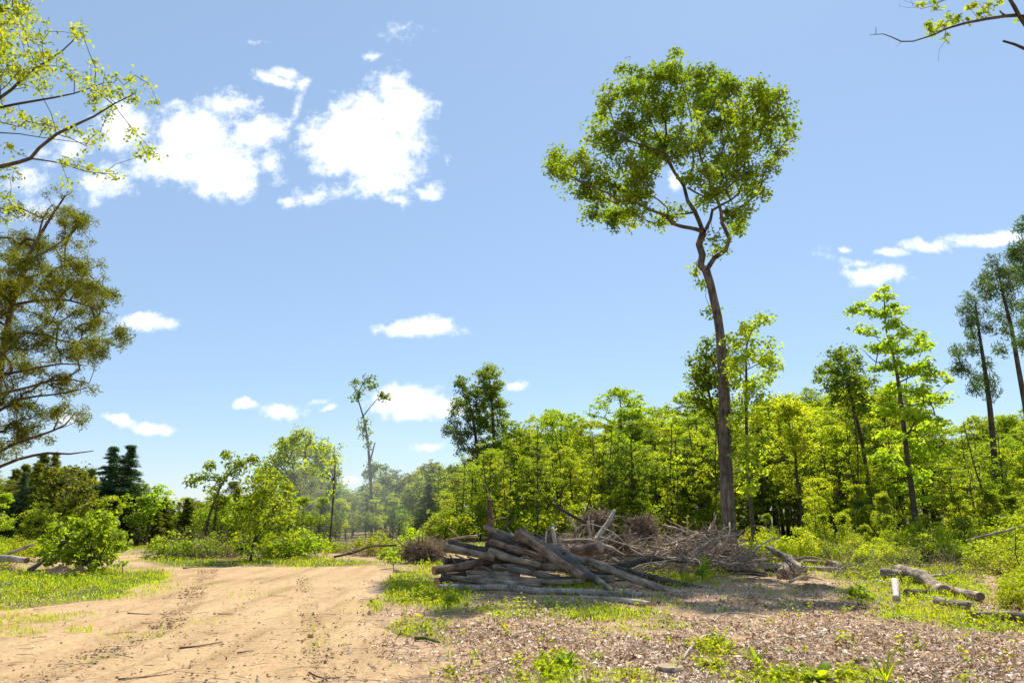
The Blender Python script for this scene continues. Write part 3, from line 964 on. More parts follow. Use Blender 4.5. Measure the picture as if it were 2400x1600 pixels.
def hero_trees():
    # big olive cedar at the left edge
    cl = [(150, 465, 45), (120, 500, 50), (175, 505, 36), (60, 560, 60), (150, 560, 55), (90, 620, 75), (190, 610, 45), (20, 640, 70), (60, 700, 75), (150, 670, 65), (215, 665, 40), (250, 690, 30), (270, 725, 26), (280, 765, 24), (255, 790, 26), (200, 740, 55), (210, 800, 40),
          (100, 780, 75), (30, 790, 60), (160, 820, 55), (60, 850, 55), (200, 890, 26), (215, 915, 20), (140, 880, 50), (40, 930, 55), (170, 930, 36), (120, 960, 45), (50, 990, 45), (190, 970, 18), (205, 1010, 10), (10, 480, 45), (-70, 700, 100), (-60, 850, 100), (-70, 600, 80), (-110, 950, 100), (-60, 500, 60), (110, 1010, 26), (0, 1030, 40)]
    lim = [[(-48, 1290, 26), (-30, 1100, 22), (-8, 900, 18), (8, 800, 15), (28, 700, 12), (60, 600, 9), (110, 510, 6), (150, 450, 3)],
           [(28, 700, 8), (90, 690, 6), (160, 690, 5), (250, 720, 2)], [(15, 770, 8), (80, 765, 6), (180, 790, 4), (260, 775, 2)], [(40, 650, 7), (100, 625, 5), (170, 610, 4), (215, 640, 2)],
           [(0, 860, 8), (60, 850, 6), (140, 835, 4), (200, 840, 2)], [(-5, 905, 8), (60, 890, 6), (140, 870, 5), (205, 880, 2)], [(-12, 950, 7), (50, 915, 6), (130, 905, 4), (200, 890, 2)],
           [(-25, 1050, 9), (30, 1020, 7), (90, 1000, 6), (150, 975, 4), (175, 945, 2)], [(-30, 1085, 9), (40, 1055, 7), (110, 1040, 6), (160, 1042, 4), (215, 1035, 2)],
           [(60, 600, 6), (110, 575, 5), (160, 540, 4), (180, 505, 2)], [(30, 700, 8), (-20, 650, 6), (-60, 600, 3)], [(0, 850, 8), (-60, 800, 6), (-110, 760, 3)], [(85, 560, 5), (100, 500, 4), (120, 470, 2)]]
    dys = [0, -.6, .8, -.9, .5, -.8, .9, -.7, .8, .3, -.8, .6, .5]
    px_tree('cedar_tree', 'large airy olive green cedar leaning in at left edge of the clearing', 'tree', (-48, 1300), lim, cl, .105, 44, .085, .10, .018, B_CEDAR, M_CEDAR, gaps=.30, sig=.9, Y=15.5, rtip=.006, needle=True, bf=.22, dys=dys, flat=.8, attach=1.2)
    # spring maple reaching in from beyond the left edge, upper corner
    cl = [(30, 30, 45), (70, 60, 36), (20, 100, 45), (75, 110, 36), (60, 10, 30), (120, 135, 30), (185, 95, 20), (170, 75, 16), (188, 75, 12), (40, 165, 45), (100, 165, 32), (150, 160, 26), (0, 60, 50), (0, 170, 40), (200, 190, 20), (215, 165, 14), (215, 145, 8), (235, 195, 30), (270, 190, 24), (300, 185, 18),
          (335, 190, 18), (350, 230, 15), (255, 225, 30), (205, 225, 22), (300, 220, 24), (60, 275, 28), (100, 290, 24), (135, 285, 24), (180, 290, 20), (225, 305, 22), (210, 335, 18), (250, 265, 18), (300, 300, 10), (315, 320, 12), (340, 350, 10), (355, 350, 8), (325, 360, 6), (40, 340, 18), (20, 265, 24),
          (160, 370, 10), (185, 375, 14), (205, 385, 10), (250, 395, 10), (270, 405, 12), (160, 420, 8), (15, 390, 18), (28, 408, 14), (15, 450, 8), (30, 475, 8), (5, 500, 8), (-40, 100, 90), (-60, 250, 70), (-80, 0, 90), (-40, -60, 90), (60, -60, 60), (-150, 120, 110), (-260, -40, 130), (-330, 160, 110), (110, 200, 24), (-30, 400, 30)]
    lim = [[(-330, 1330, 44), (-320, 900, 38), (-300, 500, 30), (-280, 200, 20), (-260, -100, 10)],
           [(-300, 520, 18), (-150, 420, 12), (0, 383, 9), (70, 364, 8), (90, 340, 7), (130, 308, 7), (215, 268, 5), (260, 240, 3), (310, 215, 2)],
           [(70, 364, 4), (140, 375, 3), (200, 395, 2), (270, 400, 1.2)],
           [(-290, 360, 15), (-120, 280, 9), (0, 247, 6), (80, 232, 5), (170, 215, 3), (240, 190, 2)],
           [(-285, 300, 15), (-100, 250, 9), (0, 225, 7), (70, 165, 5), (140, 120, 3), (180, 80, 2)],
           [(-300, 430, 9), (-100, 330, 5), (0, 305, 3), (90, 315, 2), (200, 330, 1.5)],
           [(-280, 200, 12), (-100, 100, 7), (0, 60, 5), (60, 20, 3)]]
    px_tree('maple_tree', 'leafy maple whose branches reach in at the top left corner', 'tree', (-330, 1330), lim, cl, .13, 11, .10, .07, .046, B_TREE, M_LEAF_MAPLE, sig=.55, Y=10.5, rtip=.0035, bf=.3, dys=[0, -.6, -.7, .5, 1.0, -.2, .4], droop=.5, attach=3.5)
    # bare limb reaching in at the upper right corner
    k = lambda pts: [((2000 + .17 * x) / D, .17 * y / D, d) for x, y, d in pts]
    lim = [[(2640, 1400, 44), (2620, 900, 38), (2600, 500, 32), (2580, 200, 24), (2560, -100, 14), (2550, -300, 6)],
           [(2585, 230, 14)] + k([(2700, 420, 12), (2352, 225, 10), (2250, 212, 9), (2100, 222, 8), (1850, 262, 7), (1540, 322, 6), (1280, 400, 5), (1090, 490, 4), (830, 570, 3.4), (660, 575, 3), (520, 510, 2.4), (410, 470, 2), (310, 477, 1.6), (220, 487, 1)]),
           k([(2440, 440, 9), (2300, 240, 9), (2230, 110, 9), (2140, -40, 7), (2050, -200, 5)]),
           k([(310, 475, 1.6), (312, 380, 1.2)]), k([(1280, 400, 1.6), (1260, 500, 1.2), (1275, 560, 1), (1185, 680, .8), (1170, 850, .6)]), k([(660, 580, 1.2), (580, 655, .6)]), k([(1275, 560, 1), (1340, 620, .6)]),
           k([(2060, -100, 3), (1600, -60, 2), (1240, 10, 1.6), (1060, 90, 1.3), (940, 125, 1), (820, 80, .8), (800, 0, .6)]), k([(1240, 10, 1), (1040, 60, .8), (900, 70, .8), (750, 30, .6), (640, -20, .5)]), k([(860, 105, .8), (740, 105, .6), (640, 90, .5), (632, 50, .4)]),
           [(2580, 300, 12)] + k([(2500, 740, 9), (2352, 670, 7), (2220, 610, 6), (2070, 568, 5)]),
           k([(2100, 215, 5), (2060, 195, 4), (2020, 155, 3)])]
    cl = [(1030, 350, 45), (1060, 400, 30), (1190, 370, 50), (1230, 330, 30), (1320, 220, 35), (1350, 280, 50), (1420, 290, 45), (1450, 250, 25), (1610, 270, 45), (1730, 250, 35), (1600, 130, 25), (1740, 190, 30), (1820, 190, 35), (1840, 100, 40), (1990, 20, 40), (1290, 520, 25), (1100, 450, 20), (950, 45, 14), (1150, 100, 14), (2250, 280, 20), (1665, 70, 8), (1130, 0, 14), (2300, -150, 150), (2700, -100, 200), (2900, 250, 180)]
    tf = lambda u, v, r: ((2000 + .17 * u) / D, .17 * v / D, r * .17)
    px_tree('oak_tree', 'tree with a nearly bare limb reaching in at the top right corner', 'tree', (2640, 1400), lim, cl, .10, 9, .05, .07, .045, B_TREE, M_LEAF_MAPLE, sig=.1, Y=9.5, tf=tf, rtip=.002, bf=.1, droop=.4, attach=3, dys=[0] + [-.3] * 11)
    # skinny half bare tree beside the pair
    lim = [[(853, 1240, 8), (853, 1150, 7), (850, 1080, 7), (845, 1020, 5), (838, 970, 4), (828, 935, 3), (822, 905, 2.4), (842, 868, 1.5)], [(850, 1060, 4), (860, 1020, 3), (862, 1015, 2)], [(830, 960, 3), (850, 935, 2), (870, 912, 1.6)], [(842, 1005, 2), (826, 985, 1.5), (822, 960, 1)], [(850, 1080, 3), (870, 1070, 2), (890, 1065, 1.4)], [(822, 905, 2), (812, 890, 1)]]
    cl = [(845, 868, 13), (838, 880, 8), (825, 900, 9), (857, 885, 8), (872, 910, 10), (884, 912, 5), (815, 910, 7), (838, 965, 10), (832, 985, 8), (840, 1002, 10), (844, 1022, 7), (850, 1065, 10), (868, 1075, 9), (884, 1068, 7), (843, 1088, 9), (856, 1090, 6), (815, 880, 4)]
    px_tree('half_bare_tree', 'skinny half bare tree with small leaf tufts, left of the smoke drift', 'tree', (853, 1240), lim, cl, .34, 26, .22, .17, .12, B_TREE, M_LEAF_DARK, sig=.3, rtip=.01, bf=.1)
    # two dark green trees side by side
    lim = [[(1112, 1190, 11), (1104, 1100, 9), (1092, 1000, 7), (1082, 940, 4), (1070, 890, 2)], [(1100, 1060, 4), (1070, 1020, 3), (1040, 995, 2)], [(1090, 990, 4), (1065, 960, 2), (1045, 950, 1.5)]]
    cl = [(1060, 885, 17), (1080, 905, 20), (1052, 930, 20), (1078, 945, 24), (1050, 965, 16), (1040, 995, 18), (1028, 985, 8), (1065, 1000, 22), (1092, 975, 24), (1062, 1030, 16), (1092, 1025, 18), (1080, 1060, 14), (1095, 1090, 10)]
    px_tree('broadleaf_tree', 'dark leafy tree, shorter left one of the pair above the log pile', 'tree', (1112, 1215), lim, cl, .32, 36, .26, .18, .12, B_TREE, M_LEAF_DARK, cr=1.2, sig=.8, rtip=.012, bf=.25, attach=3)
    lim = [[(1140, 1190, 11), (1136, 1060, 9), (1132, 960, 6), (1126, 890, 4), (1118, 840, 2)]]
    cl = [(1118, 845, 14), (1108, 868, 18), (1132, 862, 18), (1140, 890, 20), (1118, 895, 22), (1100, 905, 12), (1125, 925, 24), (1150, 930, 18), (1160, 950, 10), (1112, 950, 22), (1140, 965, 22), (1160, 985, 12), (1125, 995, 22), (1150, 1010, 22), (1120, 1035, 18), (1145, 1050, 18), (1135, 1090, 12)]
    px_tree('broadleaf_tree', 'dark leafy tree with pointed top, taller right one of the pair above the log pile', 'tree', (1140, 1215), lim, cl, .32, 36, .26, .18, .12, B_TREE, M_LEAF_DARK, cr=1.2, sig=.8, rtip=.012, bf=.25, attach=3)
    # leaning tree with two ragged tufts
    lim = [[(464, 1262, 7), (474, 1210, 6), (489, 1160, 5), (508, 1115, 4.5), (532, 1080, 3.5), (548, 1062, 2)], [(482, 1255, 5), (494, 1190, 4.5), (501, 1140, 3.5), (503, 1105, 3), (485, 1085, 1.5)], [(503, 1105, 3), (470, 1100, 2), (445, 1105, 1.5)], [(532, 1080, 3), (560, 1060, 2), (583, 1052, 1.5)]]
    cl = [(455, 1098, 14), (475, 1088, 14), (482, 1072, 9), (440, 1106, 8), (492, 1116, 14), (500, 1140, 11), (495, 1165, 9), (524, 1058, 12), (520, 1045, 6), (545, 1062, 12), (560, 1066, 10), (574, 1054, 9), (585, 1060, 7), (530, 1088, 12), (546, 1078, 9), (500, 1100, 12)]
    px_tree('leaning_tree', 'leaning two stemmed tree with ragged leaf tufts beyond the end of the road', 'tree', (466, 1264), lim, cl, .26, 34, .2, .15, .10, B_TREE, M_LEAF_DARK, sig=.5, rtip=.008, bf=.2, attach=2)
    # broad round tree in thin smoke
    lim = [[(690, 1240, 16), (690, 1180, 13), (692, 1135, 11), (702, 1080, 6), (700, 1030, 3)], [(690, 1150, 8), (678, 1090, 5), (660, 1045, 3)], [(692, 1140, 8), (720, 1095, 5), (750, 1060, 3)], [(690, 1150, 7), (735, 1110, 4), (770, 1085, 2)], [(685, 1140, 7), (655, 1100, 4), (625, 1080, 2)]]
    cl = [(690, 1008, 22), (712, 1015, 18), (660, 1022, 24), (640, 1048, 24), (622, 1070, 20), (606, 1088, 16), (690, 1040, 32), (730, 1032, 24), (755, 1050, 22), (772, 1078, 16), (720, 1065, 26), (665, 1070, 28), (748, 1088, 22), (700, 1090, 20), (640, 1092, 20), (775, 1110, 14), (672, 1110, 16), (725, 1115, 18)]
    px_tree('round_tree', 'broad round crowned tree fanning out above the woods behind thin smoke', 'tree', (690, 1235), lim, cl, .48, 46, .40, .22, .15, B_TREE, M_LEAF, cr=1.2, sig=2.0, rtip=.016, bf=.3, attach=2, Y=58)
    # light green bushy tree at the end of the road
    lim = [[(574, 1284, 7), (582, 1250, 6), (592, 1200, 5), (603, 1150, 4), (612, 1105, 2)], [(584, 1245, 4), (610, 1200, 3), (640, 1150, 2)]]
    cl = [(608, 1092, 24), (640, 1100, 22), (580, 1112, 26), (648, 1125, 26), (610, 1125, 30), (600, 1155, 36), (650, 1160, 30), (562, 1155, 28), (630, 1195, 30), (580, 1195, 30), (545, 1185, 20), (600, 1225, 24), (655, 1200, 20), (560, 1225, 18), (665, 1150, 16), (640, 1230, 18), (600, 1250, 16), (545, 1235, 14), (625, 1258, 14), (555, 1258, 12), (665, 1235, 16), (585, 1262, 12)]
    px_tree('bushy_tree', 'light green bushy tree with slim dark trunk at far edge of the road', 'tree', (574, 1288), lim, cl, .22, 28, .19, .12, .08, B_TREE, M_LEAF, sig=.9, rtip=.006, bf=.3, attach=.8, holes=[])
    # yellow green tree on the left
    lim = [[(138, 1250, 10), (142, 1200, 8), (150, 1140, 5), (160, 1095, 3)]]
    cl = [(162, 1082, 20), (140, 1092, 20), (190, 1095, 22), (210, 1115, 18), (122, 1105, 18), (155, 1115, 28), (185, 1130, 26), (130, 1135, 22), (205, 1145, 18), (160, 1155, 26), (110, 1130, 14), (190, 1170, 18), (140, 1175, 16)]
    px_tree('yellow_green_tree', 'yellowish green round tree between the dark cedars and the left bush', 'tree', (138, 1262), lim, cl, .27, 36, .20, .13, .085, B_TREE, M_LEAF_OLIVE, sig=.9, rtip=.006, bf=.3, attach=1)
    # fresh green tree and its open neighbour right of the spruces
    lim = [[(316, 1250, 8), (316, 1190, 6), (314, 1140, 3)]]
    cl = [(312, 1125, 16), (325, 1135, 16), (300, 1150, 14), (320, 1160, 18), (335, 1175, 14), (310, 1190, 16), (328, 1205, 12)]
    px_tree('fresh_green_tree', 'bright fresh green tree just right of the dark spruces', 'tree', (316, 1252), lim, cl, .34, 46, .27, .16, .11, B_TREE, M_LEAF_BUSH, sig=.7, rtip=.008, bf=.3, attach=1)
    lim = [[(330, 1250, 8), (345, 1195, 6), (356, 1150, 4), (362, 1125, 2)]]
    cl = [(355, 1125, 11), (368, 1128, 10), (345, 1145, 10), (375, 1145, 10), (385, 1135, 6), (360, 1155, 11), (348, 1170, 8)]
    px_tree('open_tree', 'small open tree leaning right above the spur of dirt track', 'tree', (330, 1254), lim, cl, .34, 30, .25, .15, .10, B_TREE, M_LEAF, sig=.5, rtip=.008, bf=.2, attach=1)
    # slim tree right behind the tall one, and darker crown to its left
    lim = [[(1737, 1282, 12), (1728, 1200, 10), (1718, 1080, 8), (1714, 950, 7), (1714, 850, 5), (1716, 790, 3), (1735, 745, 1.5)]]
    cl = [(1720, 748, 16), (1700, 762, 13), (1745, 738, 12), (1762, 738, 9), (1690, 785, 14), (1720, 785, 16), (1756, 790, 12), (1772, 825, 14), (1742, 830, 22), (1702, 828, 22), (1765, 865, 15), (1700, 872, 20), (1740, 890, 20), (1720, 925, 20), (1745, 955, 16), (1700, 965, 16), (1735, 1015, 16), (1705, 1040, 16), (1735, 1075, 14), (1722, 1120, 14), (1775, 850, 10)]
    px_tree('slim_tree', 'slim pale leaved tree growing close behind the tall trunk on its right', 'tree', (1737, 1284), lim, cl, .25, 30, .21, .14, .095, B_TREE, M_LEAF, cr=1.45, sig=.8, rtip=.007, bf=.2, attach=2)
    lim = [[(1668, 1235, 14), (1660, 1100, 11), (1648, 980, 8), (1634, 930, 6), (1622, 860, 4), (1622, 790, 2)]]
    cl = [(1620, 785, 15), (1604, 830, 16), (1632, 815, 18), (1598, 860, 14), (1618, 865, 22), (1640, 850, 22), (1610, 900, 18), (1640, 895, 22), (1655, 930, 20), (1622, 935, 14), (1668, 880, 22), (1680, 820, 20), (1665, 790, 14), (1650, 965, 18)]
    px_tree('dark_crowned_tree', 'dark crowned tree half hidden behind the tall trunk on its left', 'tree', (1668, 1250), lim, cl, .30, 36, .27, .16, .11, B_TREE, M_LEAF_DARK, cr=1.45, sig=1.1, rtip=.011, bf=.25, attach=3)
    # tiered tulip tree and its darker neighbour
    lim = [[(2112, 1254, 15), (2100, 1170, 13), (2084, 1050, 11), (2070, 930, 9), (2056, 835, 6), (2038, 770, 4), (2032, 710, 3), (2030, 652, 1.5)], [(2040, 780, 3), (2000, 770, 2), (1972, 760, 1.2)], [(2034, 725, 2.5), (1990, 712, 1.6), (1952, 712, 1)], [(2034, 730, 2), (2060, 712, 1.5), (2078, 722, 1)], [(2050, 815, 3), (2100, 790, 2), (2150, 795, 1.2)], [(2062, 880, 4), (2110, 860, 2.5), (2170, 872, 1.2)], [(2070, 940, 4), (2120, 925, 2.5), (2175, 925, 1.2)], [(2056, 840, 3), (2010, 830, 2), (1985, 805, 1.2)]]
    cl = [(2030, 662, 9), (2020, 680, 7), (2045, 678, 9), (1975, 708, 12), (1955, 714, 7), (1998, 715, 12), (2050, 700, 12), (2070, 716, 9), (2030, 720, 14), (1975, 762, 10), (2008, 760, 14), (2050, 745, 18), (2080, 762, 13), (2110, 775, 14), (2142, 792, 10), (2000, 800, 14), (2030, 790, 18), (2065, 800, 22), (2100, 808, 18), (2040, 838, 20), (2080, 848, 22), (2122, 838, 18),
          (2140, 868, 17), (2170, 872, 9), (2010, 848, 14), (2050, 885, 22), (2100, 895, 22), (2140, 918, 22), (2172, 922, 11), (2040, 938, 22), (2090, 955, 26), (2130, 978, 22), (2162, 970, 14), (2050, 995, 22), (2100, 1025, 22), (2030, 1055, 22), (2140, 1040, 20), (2070, 1075, 22), (2110, 1100, 20), (2050, 1120, 16), (2125, 1140, 14)]
    px_tree('tulip_tree', 'tall tulip tree with tiered branches and pointed top on the right', 'tree', (2112, 1262), lim, cl, .31, 30, .24, .17, .12, B_TREE, M_LEAF, cr=1.45, sig=1.1, rtip=.009, bf=.12, flat=.6, leaf_flat=.45, attach=3)
    lim = [[(2000, 1235, 12), (1990, 1080, 9), (1965, 950, 7), (1945, 880, 5), (1930, 830, 2)]]
    cl = [(1892, 850, 16), (1918, 820, 15), (1948, 810, 15), (1880, 872, 10), (1930, 855, 22), (1968, 845, 18), (1908, 888, 17), (1948, 895, 22), (1985, 885, 18), (1960, 935, 18), (1925, 920, 14), (1985, 930, 16), (1995, 980, 16), (1970, 990, 14)]
    px_tree('dark_crowned_tree', 'dark crowned tree with slanting trunk just left of the tiered tulip tree', 'tree', (2000, 1248), lim, cl, .30, 34, .26, .17, .115, B_TREE, M_LEAF_DARK, cr=1.45, sig=1.0, rtip=.010, bf=.2, attach=3)
    # pines at the right edge
    pine = dict(spacing=.34, per=80, sigma=.23, ll=.27, lw=.044, bark=B_TREE, mat=M_PINE, needle=True, bf=.12, rtip=.010, rise=.8)
    lim = [[(2296, 1230, 15), (2290, 1130, 14), (2275, 950, 11), (2262, 850, 9), (2250, 770, 6), (2240, 695, 3)]]
    cl = [(2236, 690, 13), (2218, 714, 13), (2246, 718, 15), (2265, 744, 12), (2225, 748, 14), (2250, 768, 15), (2206, 810, 8), (2198, 800, 5), (2216, 845, 13), (2203, 850, 8), (2240, 800, 13), (2260, 828, 13), (2232, 868, 14), (2264, 868, 13), (2245, 900, 12), (2275, 900, 10)]
    px_tree('pine_tree', 'shorter pine with dark trunk, leftmost of the three at right edge', 'tree', (2296, 1248), lim, cl, cr=1.2, sig=.6, attach=4, **pine)
    lim = [[(2398, 1250, 16), (2380, 1080, 14), (2360, 960, 12), (2340, 850, 10), (2322, 750, 8), (2305, 680, 6), (2290, 608, 3)]]
    cl = [(2285, 603, 10), (2266, 630, 14), (2290, 640, 18), (2315, 620, 14), (2250, 660, 10), (2274, 680, 14), (2310, 668, 16), (2336, 640, 13), (2326, 700, 15), (2346, 738, 15), (2300, 720, 10), (2345, 700, 14), (2310, 760, 10), (2340, 790, 12), (2300, 800, 8)]
    px_tree('pine_tree', 'open topped pine with leaning dark trunk, middle of the three at right edge', 'tree', (2398, 1255), lim, cl, cr=1.2, sig=.6, attach=5, **pine)
    lim = [[(2430, 1260, 17), (2412, 1000, 14), (2390, 760, 11), (2372, 600, 7), (2362, 500, 3)]]
    cl = [(2350, 560, 13), (2336, 582, 9), (2356, 530, 12), (2372, 600, 20), (2350, 640, 10), (2374, 690, 20), (2355, 780, 16), (2340, 600, 8), (2390, 640, 20), (2365, 740, 14), (2380, 820, 16), (2330, 575, 6), (2385, 560, 16), (2365, 500, 10)]
    px_tree('pine_tree', 'tallest pine, cut off by the right edge', 'tree', (2430, 1268), lim, cl, cr=1.2, sig=.6, attach=5, **pine)
    # the rounded green bush beside the road on the left
    lim = [[(208, 1311, 8), (206, 1295, 7), (208, 1270, 5), (215, 1230, 3)], [(208, 1306, 6), (180, 1275, 4), (150, 1245, 2)], [(208, 1306, 6), (235, 1270, 4), (250, 1235, 2)], [(206, 1300, 5), (165, 1290, 3), (130, 1275, 2)]]
    cl = [(212, 1190, 12), (235, 1190, 14), (192, 1200, 16), (250, 1205, 15), (168, 1215, 20), (130, 1218, 16), (112, 1235, 10), (205, 1228, 26), (245, 1235, 24), (268, 1225, 12), (276, 1250, 10), (152, 1245, 24), (118, 1255, 14), (200, 1262, 24), (240, 1265, 20), (262, 1260, 12), (135, 1272, 16), (170, 1278, 18), (214, 1290, 13), (120, 1285, 10), (235, 1288, 14), (190, 1292, 13), (255, 1280, 13), (150, 1296, 12), (215, 1302, 9), (100, 1265, 10), (280, 1232, 9), (225, 1180, 8)]
    px_tree('bush', 'dense rounded bright green bush beside the road on the left', 'bush', (208, 1312), lim, cl, .15, 28, .13, .12, .085, B_TREE, M_LEAF_BUSH, cr=1.15, sig=.55, rtip=.004, bf=.3)
    for b in [dict(lab='small leafy green plant on the bank between bush and road', u=283, v=1318, cl=[(270, 1300, 8), (285, 1295, 8), (295, 1308, 8), (278, 1310, 9), (290, 1316, 6)]),
              dict(lab='low dark green bush in front of the right hand logs', u=1972, v=1392, cl=[(1955, 1365, 16), (1985, 1362, 16), (1970, 1378, 18), (1940, 1378, 10), (2000, 1378, 12), (1975, 1350, 10)]),
              dict(lab='upright fresh green sapling in front of the broken stump', u=1615, v=1335, cl=[(1610, 1305, 10), (1625, 1300, 10), (1618, 1315, 10), (1632, 1312, 7), (1605, 1318, 8), (1620, 1290, 6)]),
              dict(lab='light green sapling sprouting between log pile and brush pile', u=1445, v=1300, cl=[(1440, 1280, 7), (1452, 1277, 6), (1445, 1288, 8), (1436, 1290, 5), (1446, 1268, 4)]),
              dict(lab='leafy weed bush with reddish tips at left foot of the pile', u=1030, v=1400, cl=[(1020, 1380, 12), (1040, 1378, 12), (1030, 1390, 14), (1050, 1392, 8), (1012, 1392, 8), (1035, 1368, 6)]),
              dict(lab='orange tipped green shrub at the left of the long root mass', u=905, v=1305, cl=[(895, 1285, 9), (910, 1280, 9), (905, 1293, 11), (918, 1295, 8), (900, 1270, 6)])]:
        lim = [[(b['u'], b['v'], 2.5), (b['u'] - 2, b['v'] - 14, 2), (b['u'], b['v'] - 24, 1)]]
        px_tree('bush', b['lab'], 'bush', (b['u'], b['v']), lim, b['cl'], .10, 18, .08, .075, .055, B_TREE, M_LEAF_BUSH, sig=.2, rtip=.003, bf=.3)


hero_trees()

# ------------------------------------------------------------------ forest: kinds grown once, then copied

def kind_broad(h, rad, lo, n, per, sigma, ll, lw, mat, seed, wob=.25, taper=1.0):
    """leafy tree, foot at the origin: returns (trunk mesh, crown mesh, height)"""
    r0 = .011 * h + .03
    zs = np.linspace(0, h * .95, 7)
    x = np.cumsum(rng.normal(size=7)) * wob * h * .02; y = np.cumsum(rng.normal(size=7)) * wob * h * .02
    tr = np.stack([x - x[0], y - y[0], zs], -1)
    M = n * 7
    t = lo + (1 - lo) * rng.random(M) ** .9
    q = (t - lo) / (1 - lo)
    prof = np.sin(math.pi * np.clip(q * .70 + .20, 0, 1)) ** (.9 * taper) * (.55 + .8 * vnoise(q * 4.5, 0 * q + seed * 3.7 + rng.random() * 90, 2))
    a = rng.random(M) * 2 * math.pi
    rr = rad * prof * rng.random(M) ** .55
    P = np.stack([np.cos(a) * rr, np.sin(a) * rr, t * h + .12 * rr], -1)
    o = rng.random(3) * 50
    gap = vnoise(P[:, 0] / .8 + o[0], P[:, 2] / .55 + o[1], 3) + vnoise(P[:, 1] / .8 + o[2], P[:, 2] / .55 + o[1], 4)
    P = P[gap > 1.0][:n]
    P[:, 0] += np.interp(P[:, 2], tr[:, 2], tr[:, 0]); P[:, 1] += np.interp(P[:, 2], tr[:, 2], tr[:, 1])
    T = [P, np.array([(tr[-1][0], tr[-1][1], h * .96)])]
    T = np.concatenate(T); T = T[T[:, 2] > h * lo * .6]
    tubes, chains = grow([(tr, np.linspace(r0, r0 * .2, 7))], T, bf=.25, step=.45, wiggle=.05, rtip=.011, rexp=.4, attach_from=h * lo * .5)
    tb = Tubes(); tb.add(*tubes[0], k=7, cap=True)
    for P, r in chains:
        tb.add(P, r, k=3)
    V, Q, r = foliage(T, per, sigma, ll, lw, up=.55, droop=.2, flat=.6)
    return tb.mesh('trunk', B_TREE), make_mesh('crown', V, Q, None, mat, {'rnd': r}), h


def kind_conifer(h, rad, lo, mat, per, tiers, spray=.2, ll=.24, lw=.05, power=.8, hang=.0, bark=None):
    tb = Tubes()
    z = np.linspace(0, h, 8)
    tb.add(np.stack([0 * z, 0 * z, z], -1), np.linspace(.016 * h + .02, .008, 8), k=7, cap=True)
    T, A = [], []
    for i in range(tiers):
        t = lo + (1 - lo) * (i + rng.random() * .8) / tiers
        ln = rad * max(.06, (1 - t) / (1 - lo)) ** power * (.75 + .45 * rng.random())
        for j in range(rng.integers(3, 6)):
            a = rng.random() * 2 * math.pi
            l = ln * (.7 + .5 * rng.random())
            d = np.array((math.cos(a), math.sin(a), 0))
            s = np.linspace(0, 1, 5)
            P = np.array((0, 0, t * h)) + d[None] * (s * l)[:, None] + np.array((0, 0, 1))[None] * ((.35 * s - .45 * s * s * (1 + hang)) * l)[:, None]
            tb.add(P, np.linspace(.018, .005, 5), k=3)
            m = max(3, int(l / .13))
            q = np.linspace(.12, 1.0, m)
            B = np.stack([np.interp(q, s, P[:, c]) for c in range(3)], -1)
            side = np.cross(d, (0, 0, 1)) * (rng.normal(size=m) * .22 * l * (1.1 - q) * .9)[:, None]
            T.append(B + side); A.append(np.repeat(d[None] + np.array((0, 0, .15 - hang))[None], m, 0))
    T.append(np.array([[0, 0, h * (1 - .03 * k)] for k in range(5)])); A.append(np.repeat(np.array([[0, 0, 1.0]]), 5, 0))
    T = np.concatenate(T); A = np.concatenate(A)
    V, Q, r = needles(T, per, spray * .45, ll, lw, axis=A, rise=.1)
    return tb.mesh('trunk', bark or B_TREE), make_mesh('crown', V, Q, None, mat, {'rnd': r}), h


def kind_shrub(h, rad, n, per, sigma, ll, lw, mat, stems=6):
    tb = Tubes()
    T = []
    for i in range(n):
        a = rng.random() * 2 * math.pi; q = math.sqrt(rng.random()) * rad
        zt = h * (.25 + .75 * rng.random()) * (1 - .45 * (q / rad) ** 2)
        T.append((math.cos(a) * q, math.sin(a) * q, zt))
    T = np.array(T)
    for i in range(stems):
        j = rng.integers(n)
        e = T[j]; s = np.linspace(0, 1, 5)[:, None]
        P = np.array((e[0] * .1, e[1] * .1, -.05)) * (1 - s) + e * s + np.array((0, 0, .12)) * s * (1 - s)
        tb.add(P, np.linspace(.012, .004, 5), k=4)
    V, Q, r = foliage(T, per, sigma, ll, lw, up=.4, droop=.1, flat=.9)
    return tb.mesh('stems', B_TREE), make_mesh('foliage', V, Q, None, mat, {'rnd': r}), h


K_TALL = [kind_broad(12, 2.9, .26, 620, 15, .18, .15, .10, m, i) for i, m in enumerate((M_LEAF, M_LEAF_LIME, M_LEAF, M_LEAF_DARK, M_LEAF_LIME, M_LEAF))]
K_SLIM = [kind_broad(10, 1.75, .28, 430, 13, .16, .14, .095, m, i + 9, taper=.8) for i, m in enumerate((M_LEAF, M_LEAF_LIME, M_LEAF_LIME, M_LEAF, M_LEAF_LIME, M_LEAF_DARK))]
K_DULL = [kind_broad(11, 2.6, .18, 620, 16, .17, .14, .09, M_LEAF_OLIVE, i + 30) for i in range(3)] + [kind_broad(9, 1.8, .18, 430, 15, .16, .13, .085, M_LEAF_OLIVE, i + 40, taper=.8) for i in range(2)]
K_LOW = [kind_broad(5, 1.5, .16, 260, 12, .14, .125, .085, m, i + 20) for i, m in enumerate((M_LEAF_LIME, M_LEAF, M_LEAF_BUSH, M_LEAF_LIME))]
K_CEDAR = [kind_conifer(8, 1.9, .06, M_CEDAR, 14, 40), kind_conifer(8, 1.5, .05, M_CEDAR, 14, 42)]
K_SPRUCE = [kind_conifer(9, 1.9, .05, M_SPRUCE, 16, 40, hang=.2), kind_conifer(9, 1.6, .05, M_SPRUCE, 16, 42, hang=.15)]
